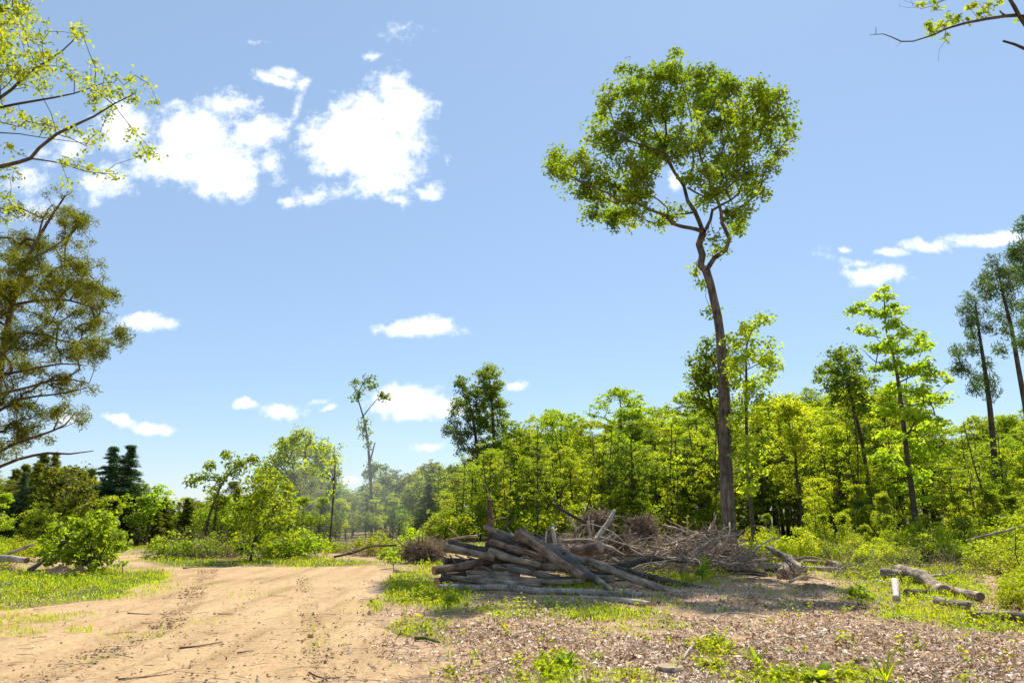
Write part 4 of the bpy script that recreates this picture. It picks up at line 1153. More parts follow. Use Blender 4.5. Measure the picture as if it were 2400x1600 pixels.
K_SHRUB = [kind_shrub(1.4, .75, 60, 26, .12, .085, .055, M_SHRUB), kind_shrub(1.1, .85, 60, 26, .12, .08, .05, M_SHRUB), kind_shrub(1.7, .7, 70, 24, .14, .10, .065, M_LEAF_LIME), kind_shrub(1.0, .8, 60, 24, .12, .09, .06, M_LEAF_BUSH)]


def plant(kind, x, y, height, name, label, cat, group, wide=1.0, parts=('trunk', 'crown'), lean=0.0):
    tm, cm, h = kind
    s = height / h
    root = link(name, None, loc=g3(x, y, -.03), label=label, cat=cat, group=group)
    root.rotation_euler = (rng.normal() * lean, rng.normal() * lean, rng.random() * 6.28)
    root.scale = (s * wide, s * wide, s)
    link(parts[0], tm, root); link(parts[1], cm, root)
    return root


SKY_U = [-300, -100, 0, 60, 100, 200, 300, 350, 400, 430, 480, 540, 600, 700, 780, 850, 900, 960, 1010, 1050, 1100, 1180, 1210, 1260, 1300, 1340, 1390, 1420, 1480, 1540, 1600, 1660, 1720, 1800, 1850, 1900, 1950, 2050, 2150, 2180, 2195, 2240, 2300, 2352, 2700]
SKY_V = [1050, 1060, 1080, 1050, 1065, 1085, 1105, 1130, 1155, 1158, 1145, 1118, 1100, 1092, 1100, 1095, 1070, 1050, 1055, 1035, 1010, 965, 945, 965, 950, 960, 975, 945, 935, 940, 935, 940, 930, 900, 885, 905, 905, 900, 960, 1010, 1020, 975, 945, 935, 910]
FRONT_U = [-300, 0, 200, 430, 560, 700, 860, 1000, 1200, 1400, 1640, 1800, 2000, 2200, 2400, 2700]
FRONT_Y = [27, 28, 31, 33, 29, 34, 40, 40, 38, 38, 38, 37, 35, 32, 28, 26]


def forest():
    zones = [(-300, 430, 'left'), (430, 1000, 'smoke'), (1000, 1660, 'mid'), (1660, 2700, 'right')]
    words = {'left': 'in the woods left of the road', 'smoke': 'in the smoky woods beyond the road end', 'mid': 'in the thick forest behind the brush pile', 'right': 'in the woods right of the tall tree'}
    rows = [  # depth behind the front, spacing px, height share of the skyline, kinds
        (0.0, 60, .42, 'low'), (2.5, 50, .74, 'slim'), (6, 46, .84, 'slim'), (8, 60, .5, 'low'), (11, 52, .92, 'tall'), (17, 52, .97, 'tall'), (25, 54, 1.0, 'tall')]
    count = 0
    for (dep, sp, share, kd) in rows:
        u = -280.0
        while u < 2640:
            uu = u + rng.normal() * sp * .25
            u += sp * (0.8 + .5 * rng.random()) * (.75 if 400 < u < 900 else 1.0 if -50 < u < 2400 else 1.5)
            Y = float(np.interp(uu, FRONT_U, FRONT_Y)) + dep + rng.normal() * 1.0
            x, z, f = ray(uu, 1200)
            v = float(np.interp(uu, SKY_U, SKY_V))
            top = at(uu, v, Y)[2]
            hgt = max(2.2, (top + .1) * share * (0.78 + .42 * rng.random() ** 2.0))
            zone = [zz for a, b, zz in zones if a <= uu < b]
            if not zone: continue
            zone = zone[0]
            w = words[zone]
            conifer = (zone == 'left' and rng.random() < .6) or (zone == 'smoke' and rng.random() < .22)
            if conifer and kd != 'low':
                kk = K_CEDAR[rng.integers(2)] if zone == 'smoke' or rng.random() < .75 else K_SPRUCE[rng.integers(2)]
                plant(kk, x * Y, Y, hgt, 'cedar_tree', 'dusky green cone shaped cedar ' + w, 'tree', 'cedars ' + w, wide=1.4 + .5 * rng.random())
            elif kd == 'low':
                kk = K_LOW[rng.integers(4)]
                plant(kk, x * Y, Y, min(hgt, 4.6), 'understory_tree', 'low leafy understory tree at the front edge, ' + w, 'tree', 'understory trees ' + w, wide=1.0 + .3 * rng.random(), lean=.04)
            elif kd == 'slim':
                kk = K_SLIM[rng.integers(6)] if zone in ('mid', 'right') or rng.random() < .3 else K_DULL[3 + rng.integers(2)]
                plant(kk, x * Y, Y, hgt, 'slim_tree', 'slim young leafy tree crowded ' + w, 'tree', 'slim young trees ' + w, wide=1.15 + .35 * rng.random(), lean=.03)
            else:
                kk = K_TALL[rng.integers(6)] if zone in ('mid', 'right') or rng.random() < .25 else K_DULL[rng.integers(3)]
                plant(kk, x * Y, Y, hgt, 'forest_tree', 'full crowned tree standing deeper ' + w, 'tree', 'full crowned trees ' + w, wide=1.0 + .35 * rng.random(), lean=.02)
            count += 1
    # distant wood that shows between the near trees as one mass
    xs = []
    V, Q, rv = [], [], []
    T = []
    for i in range(4800):
        u = rng.uniform(-500, 2850); Y = rng.uniform(72, 100)
        x, z, f = ray(u, 1180)
        tz = at(u, float(np.interp(u, SKY_U, SKY_V)) + 16 + 14 * vnoise(u / 40, 3, 8), Y)[2]
        T.append((x * Y, Y, max(.6, tz - .7) * (.05 + .95 * rng.random() ** .7)))
    V, Q, rv = foliage(np.array(T), 30, .55, .36, .25, flat=.7)
    link('distant_woods', make_mesh('distant_woods', V, Q, None, M_LEAF, {'rnd': rv}), kind='stuff', label='far green wood seen between the nearer trees', cat='woods')
    # single conifers that stand out on the left
    for (u, v, tv, kk, lab, wd) in [(230, 1252, 1028, K_SPRUCE[0], 'dark blue green spruce, left one of two standing together', 1.75), (272, 1252, 1024, K_SPRUCE[1], 'dark blue green spruce, right one of two standing together', 2.0),
                                    (95, 1256, 1040, K_CEDAR[0], 'tall ragged dark cedar behind the yellow green tree', 1.2), (30, 1258, 1085, K_SPRUCE[0], 'broad dark conifer at the left edge under the big cedar', 1.5), (425, 1250, 1150, K_CEDAR[1], 'small dusky cedar in the low gap of the treeline', 1.3),
                                    (535, 1258, 1120, K_CEDAR[0], 'dull green cedar between leaning tree and bushy tree', 1.5)]:
        Y = gY(v)
        x, z, f = ray(u, v)
        plant(kk, x * Y, Y, at(u, tv, Y)[2], 'spruce_tree' if kk in K_SPRUCE else 'cedar_tree', lab, 'tree', None, wide=wd)
    for (u, tv, wd) in ((8, 1078, 1.7), (58, 1066, 1.6), (120, 1072, 1.5), (186, 1076, 1.6), (352, 1150, 1.7), (-60, 1060, 1.8), (215, 1120, 1.7), (75, 1120, 1.9)):
        Y = gY(1256) + 1.5 * rng.random() + 1
        x, z, f = ray(u, 1256)
        plant(K_CEDAR[rng.integers(2)], x * Y, Y, at(u, tv, Y)[2], 'cedar_tree', 'dark olive cedar crowding behind the yellow green tree on the left', 'tree', 'dark cedars on the left', wide=wd)
    # bare trunks that read singly against the leaves
    trunks = [(1285, 1220, 1290, 1030, 7, 'thin straight grey trunk rising behind the leaning pole'), (1420, 1215, 1425, 1040, 6, 'slender dark trunk behind the root masses'), (1478, 1215, 1480, 1030, 6, 'slender straight trunk right of the white bare limb'),
              (1920, 1246, 1925, 1125, 12, 'broken brown trunk standing at the forest edge'), (1838, 1235, 1822, 1080, 7, 'thin slanting trunk between tall tree and broken trunk'), (1183, 1200, 1190, 990, 7, 'dead looking brown trunk behind the snag'),
              (2045, 1262, 2040, 1130, 5, 'thin sapling trunk left of the tulip tree'), (2016, 1230, 2012, 1160, 13, 'thick grey trunk deep in the right woods'), (755, 1268, 770, 1060, 4, 'thin bent trunk in the smoke beyond the road end'), (1208, 1200, 1212, 1000, 6, 'rusty thin trunk behind the pile')]
    for (u0, v0, u1, v1, d, lab) in trunks:
        Y = gY(v0); base = G(u0, v0)
        P, r = resample([base - np.array((0, 0, .1)), at((u0 + u1) / 2 + 1.5, (v0 + v1) / 2, Y), at(u1, v1, Y)], [.6 * d / ppm(Y), .5 * d / ppm(Y), .3 * d / ppm(Y)], .6)
        tb = Tubes(); tb.add(P, r, k=8, cap=True, rough=.05)
        br = []
        for i in range(6):
            s = P[int(len(P) * (.45 + .5 * rng.random()))] if len(P) > 3 else P[-1]
            e = s + np.array((rng.normal() * .5, rng.normal() * .4, .35 + .4 * rng.random()))
            tb.add([s, (s + e) / 2 + rng.normal(size=3) * .05, e], [.02, .014, .006], k=4)
            br.append(e)
        root = link('bare_trunk_tree', None, loc=base, label=lab, cat='tree')
        link('trunk', tb.mesh('trunk', B_TREE, base), root)
        T = np.array(br + [P[-1]]); T = np.concatenate([T + rng.normal(size=T.shape) * .25 for _ in range(3)])
        V, Q, rr = foliage(T, 12, .22, .15, .10)
        link('crown', make_mesh('crown', V - base, Q, None, M_LEAF, {'rnd': rr}), root)
    tk = []
    for i in range(4):
        tb = Tubes(); x = np.cumsum(rng.normal(size=8)) * .10; y = np.cumsum(rng.normal(size=8)) * .10
        P, r = resample(np.stack([x - x[0], y - y[0], np.linspace(0, 8, 8)], -1), np.linspace(.075, .025, 8), .5)
        tb.add(P, r, k=7, cap=True, rough=.06)
        T = []
        for q in range(14):
            b = P[int(len(P) * rng.uniform(.3, .98))]; e = b + np.array((rng.normal() * .7, rng.normal() * .7, .3 + .3 * rng.random()))
            tb.add([b, (b + e) / 2 + rng.normal(size=3) * .05, e], [.018, .012, .005], k=3)
            T += [e, e + rng.normal(size=3) * .2, (b + e) / 2 + rng.normal(size=3) * .15]
        V, Q, rr = foliage(np.array(T), 15, .16, .14, .095, up=.5, flat=.6)
        tk.append((tb.mesh('trunk', B_TREE), make_mesh('crown', V, Q, None, (M_LEAF, M_LEAF_LIME)[i % 2], {'rnd': rr}), 8.4))
    for i in range(46):
        u = 1000 + 1360 * rng.random(); Y = float(np.interp(u, FRONT_U, FRONT_Y)) + rng.uniform(-1.5, 2.5)
        x, z, f = ray(u, 1200); top = at(u, float(np.interp(u, SKY_U, SKY_V)), Y)[2]
        plant(tk[i % 4], x * Y, Y, top * rng.uniform(.6, 1.02), 'thin_tree', 'thin straight trunked tree with few leaves at the forest edge', 'tree', 'thin trunked trees along the forest edge', lean=.05)
    # shrubs of the regrowth
    spots = []
    for i in range(135):
        u = 1740 + 760 * rng.random(); v = 1264 + (30 if u < 1960 else 56) * rng.random() + (0 if u < 2340 else 40 * rng.random())
        spots.append((u, v))
    spots += [(2090 + 30 * rng.normal(), 1275 + 14 * rng.random()) for _ in range(7)]
    for (u, v) in spots:
        if 1640 < u < 1960 and v > 1300: continue
        x, y = G2(u, v)
        if vnoise(x * .55, y * .4, 66) < .33: continue
        plant(K_SHRUB[rng.integers(3)], x, y, (.3 + 1.0 * rng.random() ** 2.2 * np.clip((1330 - v) / 40, .3, 1) + (.35 if u > 2020 and v < 1318 else 0)), 'shrub', 'yellow green regrowth shrub in the tangle on the right', 'shrub', 'yellow green shrubs on the right', parts=('stems', 'foliage'), wide=1.1 + .4 * rng.random())
    for i in range(34):
        u = 2330 + 190 * rng.random(); v = 1322 + 84 * rng.random()
        x, y = G2(u, v)
        plant(K_SHRUB[rng.integers(3)], x, y, .28 + .38 * rng.random(), 'shrub', 'lime green shrub at the right edge beside the logs', 'shrub', 'lime shrubs at the right edge', parts=('stems', 'foliage'), wide=1.3)
    for i in range(26):
        u = 1760 + 680 * rng.random(); v = 1258 + 26 * rng.random()
        x, y = G2(u, v)
        plant(K_LOW[rng.integers(4)], x, y, 1.2 + 1.8 * rng.random() ** 1.5, 'sapling', 'small leafy sapling sprouting among the regrowth shrubs on the right', 'sapling', 'saplings among the shrubs on the right', wide=.9, lean=.08)
    for i in range(26):
        u = 380 + 620 * rng.random(); v = 1262 + 18 * rng.random()
        x, y = G2(u, v)
        if road_sdf(x, y) > -.6: continue
        plant(K_SHRUB[rng.integers(4)], x, y, (.4 + .6 * rng.random()), 'shrub', 'light green shrub on the bank beyond the road end', 'shrub', 'shrubs beyond the road end', parts=('stems', 'foliage'), wide=1.3)
    for i in range(34):
        u = 880 + 820 * rng.random(); v = 1225 + 20 * rng.random()
        x, y = G2(u, v)
        plant(K_SHRUB[rng.integers(4)], x, y, (1.0 + 1.1 * rng.random()), 'shrub', 'green shrub along the forest edge behind the piles', 'shrub', 'shrubs behind the piles', parts=('stems', 'foliage'), wide=1.4)
    for i in range(22):
        u = -150 + 300 * rng.random(); v = 1262 + 40 * rng.random()
        if u > 60 and v > 1285: continue
        x, y = G2(u, v)
        plant(K_SHRUB[rng.integers(4)], x, y, (.35 + .5 * rng.random()), 'shrub', 'leafy shrub on the left bank near the pale logs', 'shrub', 'shrubs on the left bank', parts=('stems', 'foliage'), wide=1.3)


forest()

# ------------------------------------------------------------------ logs

def log(name, label, pts, bark, cut=None, cat='log', group=None, k=16, rough=.07, stubs=()):
    """pts: (u, v, Y, diameter px). Body along its own local Z, cut faces as children"""
    W = [at(u, v, Y) for (u, v, Y, d) in pts]
    r = [.5 * d / ppm(Y, v) for (u, v, Y, d) in pts]
    return log3(name, label, W, r, bark, cut, cat, group, k, rough, stubs)


def log3(name, label, W, r, bark, cut=None, cat='log', group=None, k=16, rough=.07, stubs=()):
    W = [np.asarray(w, float) for w in W]
    P, rr = resample(W, r, max(.10, np.mean(r) * .8))
    ax = Vector(P[-1] - P[0]).normalized()
    q = ax.to_track_quat('Z', 'Y')
    inv = np.array(q.inverted().to_matrix())
    loc = (P - P[0]) @ inv.T
    # slow wander and knots keep it from being a perfect cylinder
    s = np.linspace(0, 1, len(P))
    sd_ = rng.integers(1000)
    ln = np.linalg.norm(P[-1] - P[0])
    loc[:, 0] += (fbm(s * ln * .6 + sd_, s * 0, 3, 3) - .5) * rr * 2.0
    loc[:, 1] += (fbm(s * ln * .6 + sd_, s * 0 + 5, 3, 4) - .5) * rr * 2.0
    rr = rr * (1 + .34 * (fbm(s * ln * 1.6 + sd_, s * 0 + 9, 3, 6) - .5))
    tb = Tubes()
    rough_ = rough
    ring = tb.add(loc, rr, k=k, cap=True, rough=rough_, seed=sd_ % 50)
    for (t, ang, sl) in stubs:
        i = int(t * (len(loc) - 1))
        d = np.array((math.cos(ang), math.sin(ang), .5)); d /= np.linalg.norm(d)
        tb.add([loc[i], loc[i] + d * (rr[i] + sl * .5), loc[i] + d * (rr[i] + sl)], [rr[i] * .4, rr[i] * .3, rr[i] * .24], k=7, cap=True)
    root = link(name, tb.mesh(name, bark), loc=P[0], quat=q, label=label, cat=cat, group=group)
    if cut is not None:
        for e, row in ((0, 0), (1, len(loc) - 1)):
            cp = loc[row]
            rim = ring[row] - cp
            tang = (loc[1] - loc[0]) if e == 0 else (loc[-1] - loc[-2])
            tang = tang / np.linalg.norm(tang) * (-1 if e == 0 else 1)
            V = np.concatenate([rim * .97 + tang * .004, rim * .55 + tang * (.004 + .004), [tang * .006]])
            n = len(rim); a = np.arange(n); b = (a + 1) % n
            if e == 1:
                Q = np.stack([a, b, n + b, n + a], -1); T = np.stack([n + a, n + b, np.full(n, 2 * n)], -1)
            else:
                Q = np.stack([b, a, n + a, n + b], -1); T = np.stack([n + b, n + a, np.full(n, 2 * n)], -1)
            link('cut_end', make_mesh('cut_end', V, Q, T, cut), root, loc=cp)
    return root


KP = 1.063   # depth of the pile


def log_pile():
    s1 = lambda x, y: ((980 + .17 * x) / D, (1210 + .17 * y) / D)
    s2 = lambda x, y: ((1300 + .187 * x) / D, (1210 + .187 * y) / D)

    def mk(label, bark, cut, pts, **kw):
        P = []
        for (crop, x, y, Y, d) in pts:
            u, v = (s1 if crop == 1 else s2)(x, y)
            P.append((u, v, Y * KP, .93 * d / D))
        log('log', label, P, bark, cut, group='logs heaped in the big pile', **dict(dict(rough=.13, stubs=[(rng.uniform(.2, .8), rng.uniform(0, 6.28), .02 + .07 * rng.random()) for _ in range(rng.integers(0, 3))]), **kw))
    mk('pale spotted birch log lying along the front foot of the pile', B_BIRCH, CUT_D, [(1, 278, 945, 14.0, 17), (1, 1100, 960, 13.6, 17), (1, 2000, 1040, 13.15, 16), (2, 600, 975, 12.95, 15), (2, 1110, 985, 12.8, 12)])
    mk('dark log with orange cut end at the lower left corner of the pile', B_LOGD, CUT_O, [(1, 240, 895, 14.45, 22), (1, 600, 830, 15.3, 21), (1, 1000, 780, 16.0, 20)])
    mk('brown log with bright orange cut end sticking out furthest left', B_LOGR, CUT_O, [(1, 205, 730, 14.5, 21), (1, 700, 660, 15.0, 19), (1, 1190, 590, 15.8, 17)])
    mk('short dark log end under the pale upper left log', B_LOGD, CUT_D, [(1, 352, 596, 15.3, 17), (1, 560, 605, 15.5, 16), (1, 800, 625, 16.0, 15)])
    mk('pale topped grey log sloping down at upper left of the pile', B_LOG, CUT, [(1, 350, 455, 15.3, 21), (1, 700, 525, 15.2, 19), (1, 1050, 590, 15.1, 17)])
    mk('dark grey log behind the pale upper left log', B_LOGD, CUT_D, [(1, 425, 370, 16.2, 18), (1, 700, 425, 16.1, 18), (1, 1000, 500, 16.0, 17)])
    mk('stubby grey log end just left of the brown end at mid pile', B_LOGD, CUT_D, [(1, 840, 465, 15.7, 20), (1, 1100, 530, 15.6, 19), (1, 1400, 600, 15.6, 18)])
    mk('grey brown log with broken tan end in the middle of the pile', B_LOG, CUT_O, [(1, 978, 465, 15.2, 18), (1, 1300, 560, 15.05, 18), (1, 1700, 650, 15.0, 16)])
    mk('thin sunlit log resting along the top left of the pile', B_LOG, CUT_D, [(1, 920, 150, 16.6, 12), (1, 1200, 235, 16.2, 12), (1, 1500, 330, 15.9, 10)])
    mk('thick dark furrowed log, upper one under the thin top log', B_LOGD, CUT_D, [(1, 1000, 240, 16.15, 20), (1, 1350, 380, 15.75, 21), (1, 1780, 580, 15.4, 19)])
    mk('thick reddish ended log below the dark furrowed log', B_LOGR, CUT, [(1, 1000, 345, 15.8, 17), (1, 1350, 450, 15.35, 19), (1, 1760, 590, 15.1, 18)])
    mk('dark log deep between the two mid pile log ends', B_LOGD, CUT_D, [(1, 930, 400, 16.2, 14), (1, 1250, 480, 15.9, 15), (1, 1600, 560, 15.7, 14)])
    mk('big reddish brown log slanting across the top front of the pile', B_LOGR, CUT_D, [(1, 1375, 225, 15.35, 24), (1, 1650, 420, 14.8, 24), (1, 1950, 620, 14.25, 22), (1, 2265, 850, 13.75, 17)])
    mk('smooth grey beech like log slanting beside the reddish one, bent at its foot', B_SMOOTH, CUT_D, [(1, 1450, 205, 15.7, 26), (1, 1750, 390, 15.3, 30), (2, 60, 450, 15.05, 30), (2, 240, 580, 14.7, 25), (2, 430, 720, 14.2, 20), (2, 600, 850, 13.8, 20), (2, 720, 965, 13.55, 17)], rough=.04, stubs=((.42, 2.2, .12),))
    mk('long grey log slanting down to the right with pale sunlit foot', B_LOG, CUT, [(1, 1900, 460, 15.8, 18), (2, 130, 480, 15.5, 22), (2, 500, 600, 15.0, 22), (2, 850, 730, 14.6, 21), (2, 1250, 860, 14.1, 20), (2, 1650, 980, 13.6, 17)])
    mk('long blackish log behind, reaching furthest right along the ground', B_LOGD, CUT_D, [(2, 500, 570, 16.2, 14), (2, 900, 690, 15.6, 17), (2, 1400, 820, 15.0, 17), (2, 1900, 910, 14.5, 15), (2, 2230, 960, 14.2, 9)])
    mk('dark crooked log with bare thin pale end behind the right slope', B_LOGD, None, [(2, 560, 650, 15.7, 14), (2, 800, 610, 16.0, 20), (2, 1110, 530, 16.4, 19), (2, 1350, 525, 16.6, 11), (2, 1690, 568, 16.8, 5)], stubs=((.3, .3, .2),))
    mk('short thick brown log with cut end facing right behind the top', B_LOGR, CUT_D, [(2, 210, 455, 16.8, 20), (2, 400, 435, 16.5, 26), (2, 560, 410, 16.3, 29)])
    mk('long grey log in the middle layer with cut end facing left', B_LOG, CUT, [(1, 1035, 690, 15.1, 19), (1, 1400, 690, 15.1, 17), (1, 1950, 700, 15.1, 18), (2, 350, 700, 15.1, 16)])
    mk('pale crooked log bulging at the front of the middle layer', B_SMOOTH, CUT_D, [(1, 1235, 715, 14.6, 17), (1, 1500, 760, 14.5, 16), (1, 1800, 815, 14.45, 13), (1, 1950, 830, 14.45, 12)])
    mk('thin grey log below the orange ended brown log', B_LOG, CUT_D, [(1, 770, 705, 15.5, 14), (1, 1000, 705, 15.5, 14), (1, 1300, 715, 15.5, 14)])
    mk('short grey log second from bottom on the left', B_LOG, CUT_D, [(1, 668, 775, 14.95, 15), (1, 1000, 785, 14.9, 15), (1, 1400, 800, 14.8, 14)])
    mk('long weathered log in the bottom layer behind the birch', B_LOG, CUT, [(1, 680, 840, 14.7, 15), (1, 1200, 860, 14.6, 15), (1, 1900, 875, 14.4, 16), (1, 2300, 885, 14.3, 14)])
    mk('added dark log filling the shaded gap under the orange ended brown log', B_LOGD, CUT_D, [(1, 330, 800, 15.5, 18), (1, 650, 790, 15.7, 19), (1, 1100, 780, 15.9, 18)])  # added filler, its dark bark stands in for shade between the logs
    mk('added dark log filling the shaded gap deep in the left side of the pile', B_LOGD, CUT_D, [(1, 420, 690, 16.3, 18), (1, 700, 690, 16.4, 19), (1, 1000, 700, 16.4, 18)])  # second added filler, covers the lit ground so the gap reads dark
    mk('short tan log in the bottom layer touching the dark orange end', B_LOG, CUT_D, [(1, 455, 870, 14.75, 14), (1, 900, 900, 14.6, 14), (1, 1700, 950, 14.3, 13)])
    mk('pale log stub showing under the right slope of the pile', B_SMOOTH, CUT_D, [(2, 100, 650, 15.3, 12), (2, 450, 690, 15.3, 11), (2, 740, 735, 15.2, 9)])
    mk('short log with cut end facing right at the right foot of the pile', B_LOG, CUT, [(2, 300, 790, 14.6, 15), (2, 580, 795, 14.55, 17), (2, 748, 790, 14.5, 17)])
    mk('low brown log hidden behind the grass at the right foot', B_LOGD, CUT_D, [(1, 1500, 905, 14.7, 16), (2, 0, 770, 14.75, 16), (2, 300, 800, 14.8, 15)])
    mk('dark log in the core of the pile under the slanting logs', B_LOGD, CUT_D, [(1, 1100, 620, 15.9, 20), (1, 1700, 640, 15.6, 20), (2, 150, 640, 15.5, 18)])
    mk('dark middle log behind the orange ended brown log', B_LOGD, CUT_D, [(1, 620, 640, 16.2, 18), (1, 1000, 660, 16.1, 18), (1, 1500, 640, 15.9, 18)])
    for i in range(16):   # thin poles and sticks tangled in the heap
        u = 1040 + 420 * rng.random(); v = 1262 + 70 * rng.random()
        Y = 14.6 + .9 * rng.random() + (1330 - v) * .012
        c = at(u, v, Y * KP - .3)
        a = rng.normal() * .5; d = np.array((math.cos(a), math.sin(a) * .6, -.12 + .25 * rng.normal())); ln = .5 + .8 * rng.random()
        p, q = c - d * ln / 2, c + d * ln / 2
        for e in (p, q):
            e[2] = max(e[2], float(gh(e[0], e[1])) + .03)
        log3('stick', 'thin bare stick caught between the logs of the pile', [p, (p + q) / 2 + rng.normal(size=3) * .03, q], [.020, .017, .010], (B_TWIG, B_LOGD, B_LOGR)[i % 3], None, cat='stick', group='sticks caught in the log pile', k=7, rough=.12)
    # lying near the pile
    log('log', 'pale bark stripped log lying in the chips in front of the pile', [((1349) / D, 1398 / D, gY(1402 / D), 9), (1438 / D, 1405 / D, gY(1412 / D), 12), (1522 / D, 1418 / D, gY(1425 / D), 13)], B_PALE, CUT_O)
    log('log', 'small cut log alone in the grass left of the pile', [(903, 1312, gY(1317), 9), (930, 1313, gY(1316), 8)], B_PALE, CUT_D)


log_pile()


def right_logs():
    s3 = lambda x, y: ((1640 + .17 * x) / D, (1240 + .17 * y) / D)
    s4 = lambda x, y: ((2000 + .17 * x) / D, (1240 + .17 * y) / D)

    def mk(label, bark, cut, crop, pts, lie=True, **kw):
        f = s3 if crop == 3 else s4
        P = []
        for (x, y, Y, d) in pts:
            u, v = f(x, y)
            P.append((u, v - .06 * d, hitY(u, v + .50 * d / D) if lie else Y, 1.15 * d / D))
        log('log', label, P, bark, cut, group='logs lying on the right', **kw)
    mk('thick gnarled grey log lying level right of the tall tree', B_LOG, CUT_D, 3, [(275, 550, 18.2, 21), (600, 520, 18.4, 19), (950, 500, 18.6, 17), (1190, 490, 18.8, 14)], rough=.14, stubs=((.35, 1.5, .2), (.7, .6, .35)))
    mk('dark slim log under the gnarled grey log', B_LOGD, None, 3, [(470, 570, 17.9, 9), (750, 600, 17.7, 11), (985, 620, 17.6, 9)], rough=.15)
    mk('dark log lying behind the short stump log', B_LOGD, CUT_D, 3, [(900, 550, 18.2, 12), (1150, 540, 18.3, 13), (1400, 545, 18.4, 12)])
    mk('long grey pole leaning over the stump log', B_LOG, CUT_D, 3, [(915, 245, 18.6, 8), (1150, 380, 18.0, 12), (1440, 590, 17.2, 15)], lie=False)
    mk('thin grey pole lying beside the longer leaning pole', B_LOG, None, 3, [(1000, 330, 18.9, 5), (1200, 420, 18.3, 7), (1420, 520, 17.9, 7)], lie=False)
    mk('short mossy topped stump log tilted towards the road', B_LOG, CUT, 3, [(1290, 470, 18.2, 20), (1200, 550, 17.7, 22), (1105, 640, 17.2, 25)], lie=False, rough=.12)
    mk('level pale log behind with the small cut chunk at its end', B_LOG, CUT_D, 3, [(1420, 460, 19.8, 8), (1600, 470, 19.8, 9), (1790, 490, 19.7, 9)])
    mk('small log chunk with round cut end facing the camera', B_LOG, CUT, 3, [(1760, 490, 18.9, 15), (1870, 505, 19.5, 13), (1985, 530, 20.3, 10)])
    mk('long thin pale log lying level behind the low bush', B_PALE, None, 3, [(1480, 540, 18.6, 6), (1800, 565, 18.4, 9), (2050, 555, 18.3, 7), (2300, 560, 18.3, 5)])
    mk('big brown log with ringed cut end facing right', B_LOG, CUT, 4, [(600, 590, 16.6, 23), (850, 660, 16.1, 24), (1050, 745, 15.5, 24), (1255, 845, 14.9, 25)])
    mk('thick pale ended log chunk under the left end of the big log', B_LOG, CUT, 4, [(385, 615, 16.3, 23), (550, 625, 16.5, 23), (740, 640, 17.0, 21)])
    mk('split log lying behind the ringed cut end', B_LOG, CUT_D, 4, [(1000, 690, 16.4, 15), (1330, 830, 15.3, 18), (1740, 955, 14.3, 16)])
    mk('short tan log in the weeds nearest the chips', B_LOG, CUT_D, 4, [(1130, 1000, 13.7, 17), (1350, 1050, 13.4, 20), (1570, 1085, 13.1, 19)])
    mk('mottled grey log running out at the right edge', B_LOG, CUT_D, 4, [(1620, 1190, 12.4, 15), (1900, 1210, 12.2, 16), (2200, 1235, 12.0, 19), (2700, 1290, 11.7, 20)], rough=.1)
    mk('thin pale stick log pointing at the white slab', B_PALE, None, 4, [(335, 700, 15.3, 8), (430, 730, 15.1, 8), (520, 770, 14.9, 7)])
    mk('dark stub log with open round end in the weeds under the big log', B_LOGD, CUT_D, 4, [(760, 870, 14.2, 18), (900, 850, 14.8, 17), (1100, 850, 15.2, 15)])
    mk('thin pale log in the weeds between big log and tan log', B_PALE, None, 4, [(1020, 920, 14.6, 5), (1300, 960, 14.3, 7), (1650, 1010, 13.9, 5)])
    mk('short branch stub laid across the log at the right edge', B_PALE, CUT_D, 4, [(2090, 1245, 11.7, 7), (2170, 1190, 11.9, 8), (2245, 1140, 12.1, 7)], lie=False)
    # white split slab: a real plank with thickness
    a, b = at(*s4(572, 700), 14.9), G(*s4(600, 1005), .06)
    ax = (b - a); ln = np.linalg.norm(ax); q = Vector(ax).to_track_quat('Z', 'Y')
    w, th = .062, .04
    n = 9
    V, Q = [], []
    for i in range(n):
        t = i / (n - 1)
        ww = w * (1 + .12 * math.sin(5 * t + 1)); hh = th * (1 + .3 * math.sin(7 * t))
        V += [(-ww, -hh, t * ln), (ww * .9, -hh * .8, t * ln), (ww, hh * .7, t * ln), (0, hh * 1.3, t * ln), (-ww, hh * .8, t * ln)]
    for i in range(n - 1):
        for j in range(5):
            Q.append((i * 5 + j, i * 5 + (j + 1) % 5, i * 5 + 5 + (j + 1) % 5, i * 5 + 5 + j))
    T = [(0, 2, 1), (0, 3, 2), (0, 4, 3)] + [((n - 1) * 5, (n - 1) * 5 + 1 + k, (n - 1) * 5 + 2 + k) for k in range(3)]
    link('split_slab', make_mesh('split_slab', V, Q, T, new_slab()), loc=a, quat=q, label='bright white split slab of wood leaning on the logs at right', cat='wood slab')
    # left bank
    log('log', 'pale barkless log lying at the left edge', [(-40, 1285, 20.5, 16), (20, 1284, 20.3, 15), (62, 1286, 20.1, 14)], B_PALE, CUT)
    log('log', 'grey log leaning out of the bush on the left', [(66, 1312, 19.9, 13), (90, 1296, 20.2, 13), (110, 1280, 20.5, 11)], B_LOG, CUT_D)
    log('log', 'thin pale pole sticking up beside the left logs', [(20, 1272, 21.2, 7), (48, 1262, 21.2, 7), (77, 1250, 21.2, 6)], B_PALE, CUT_D)


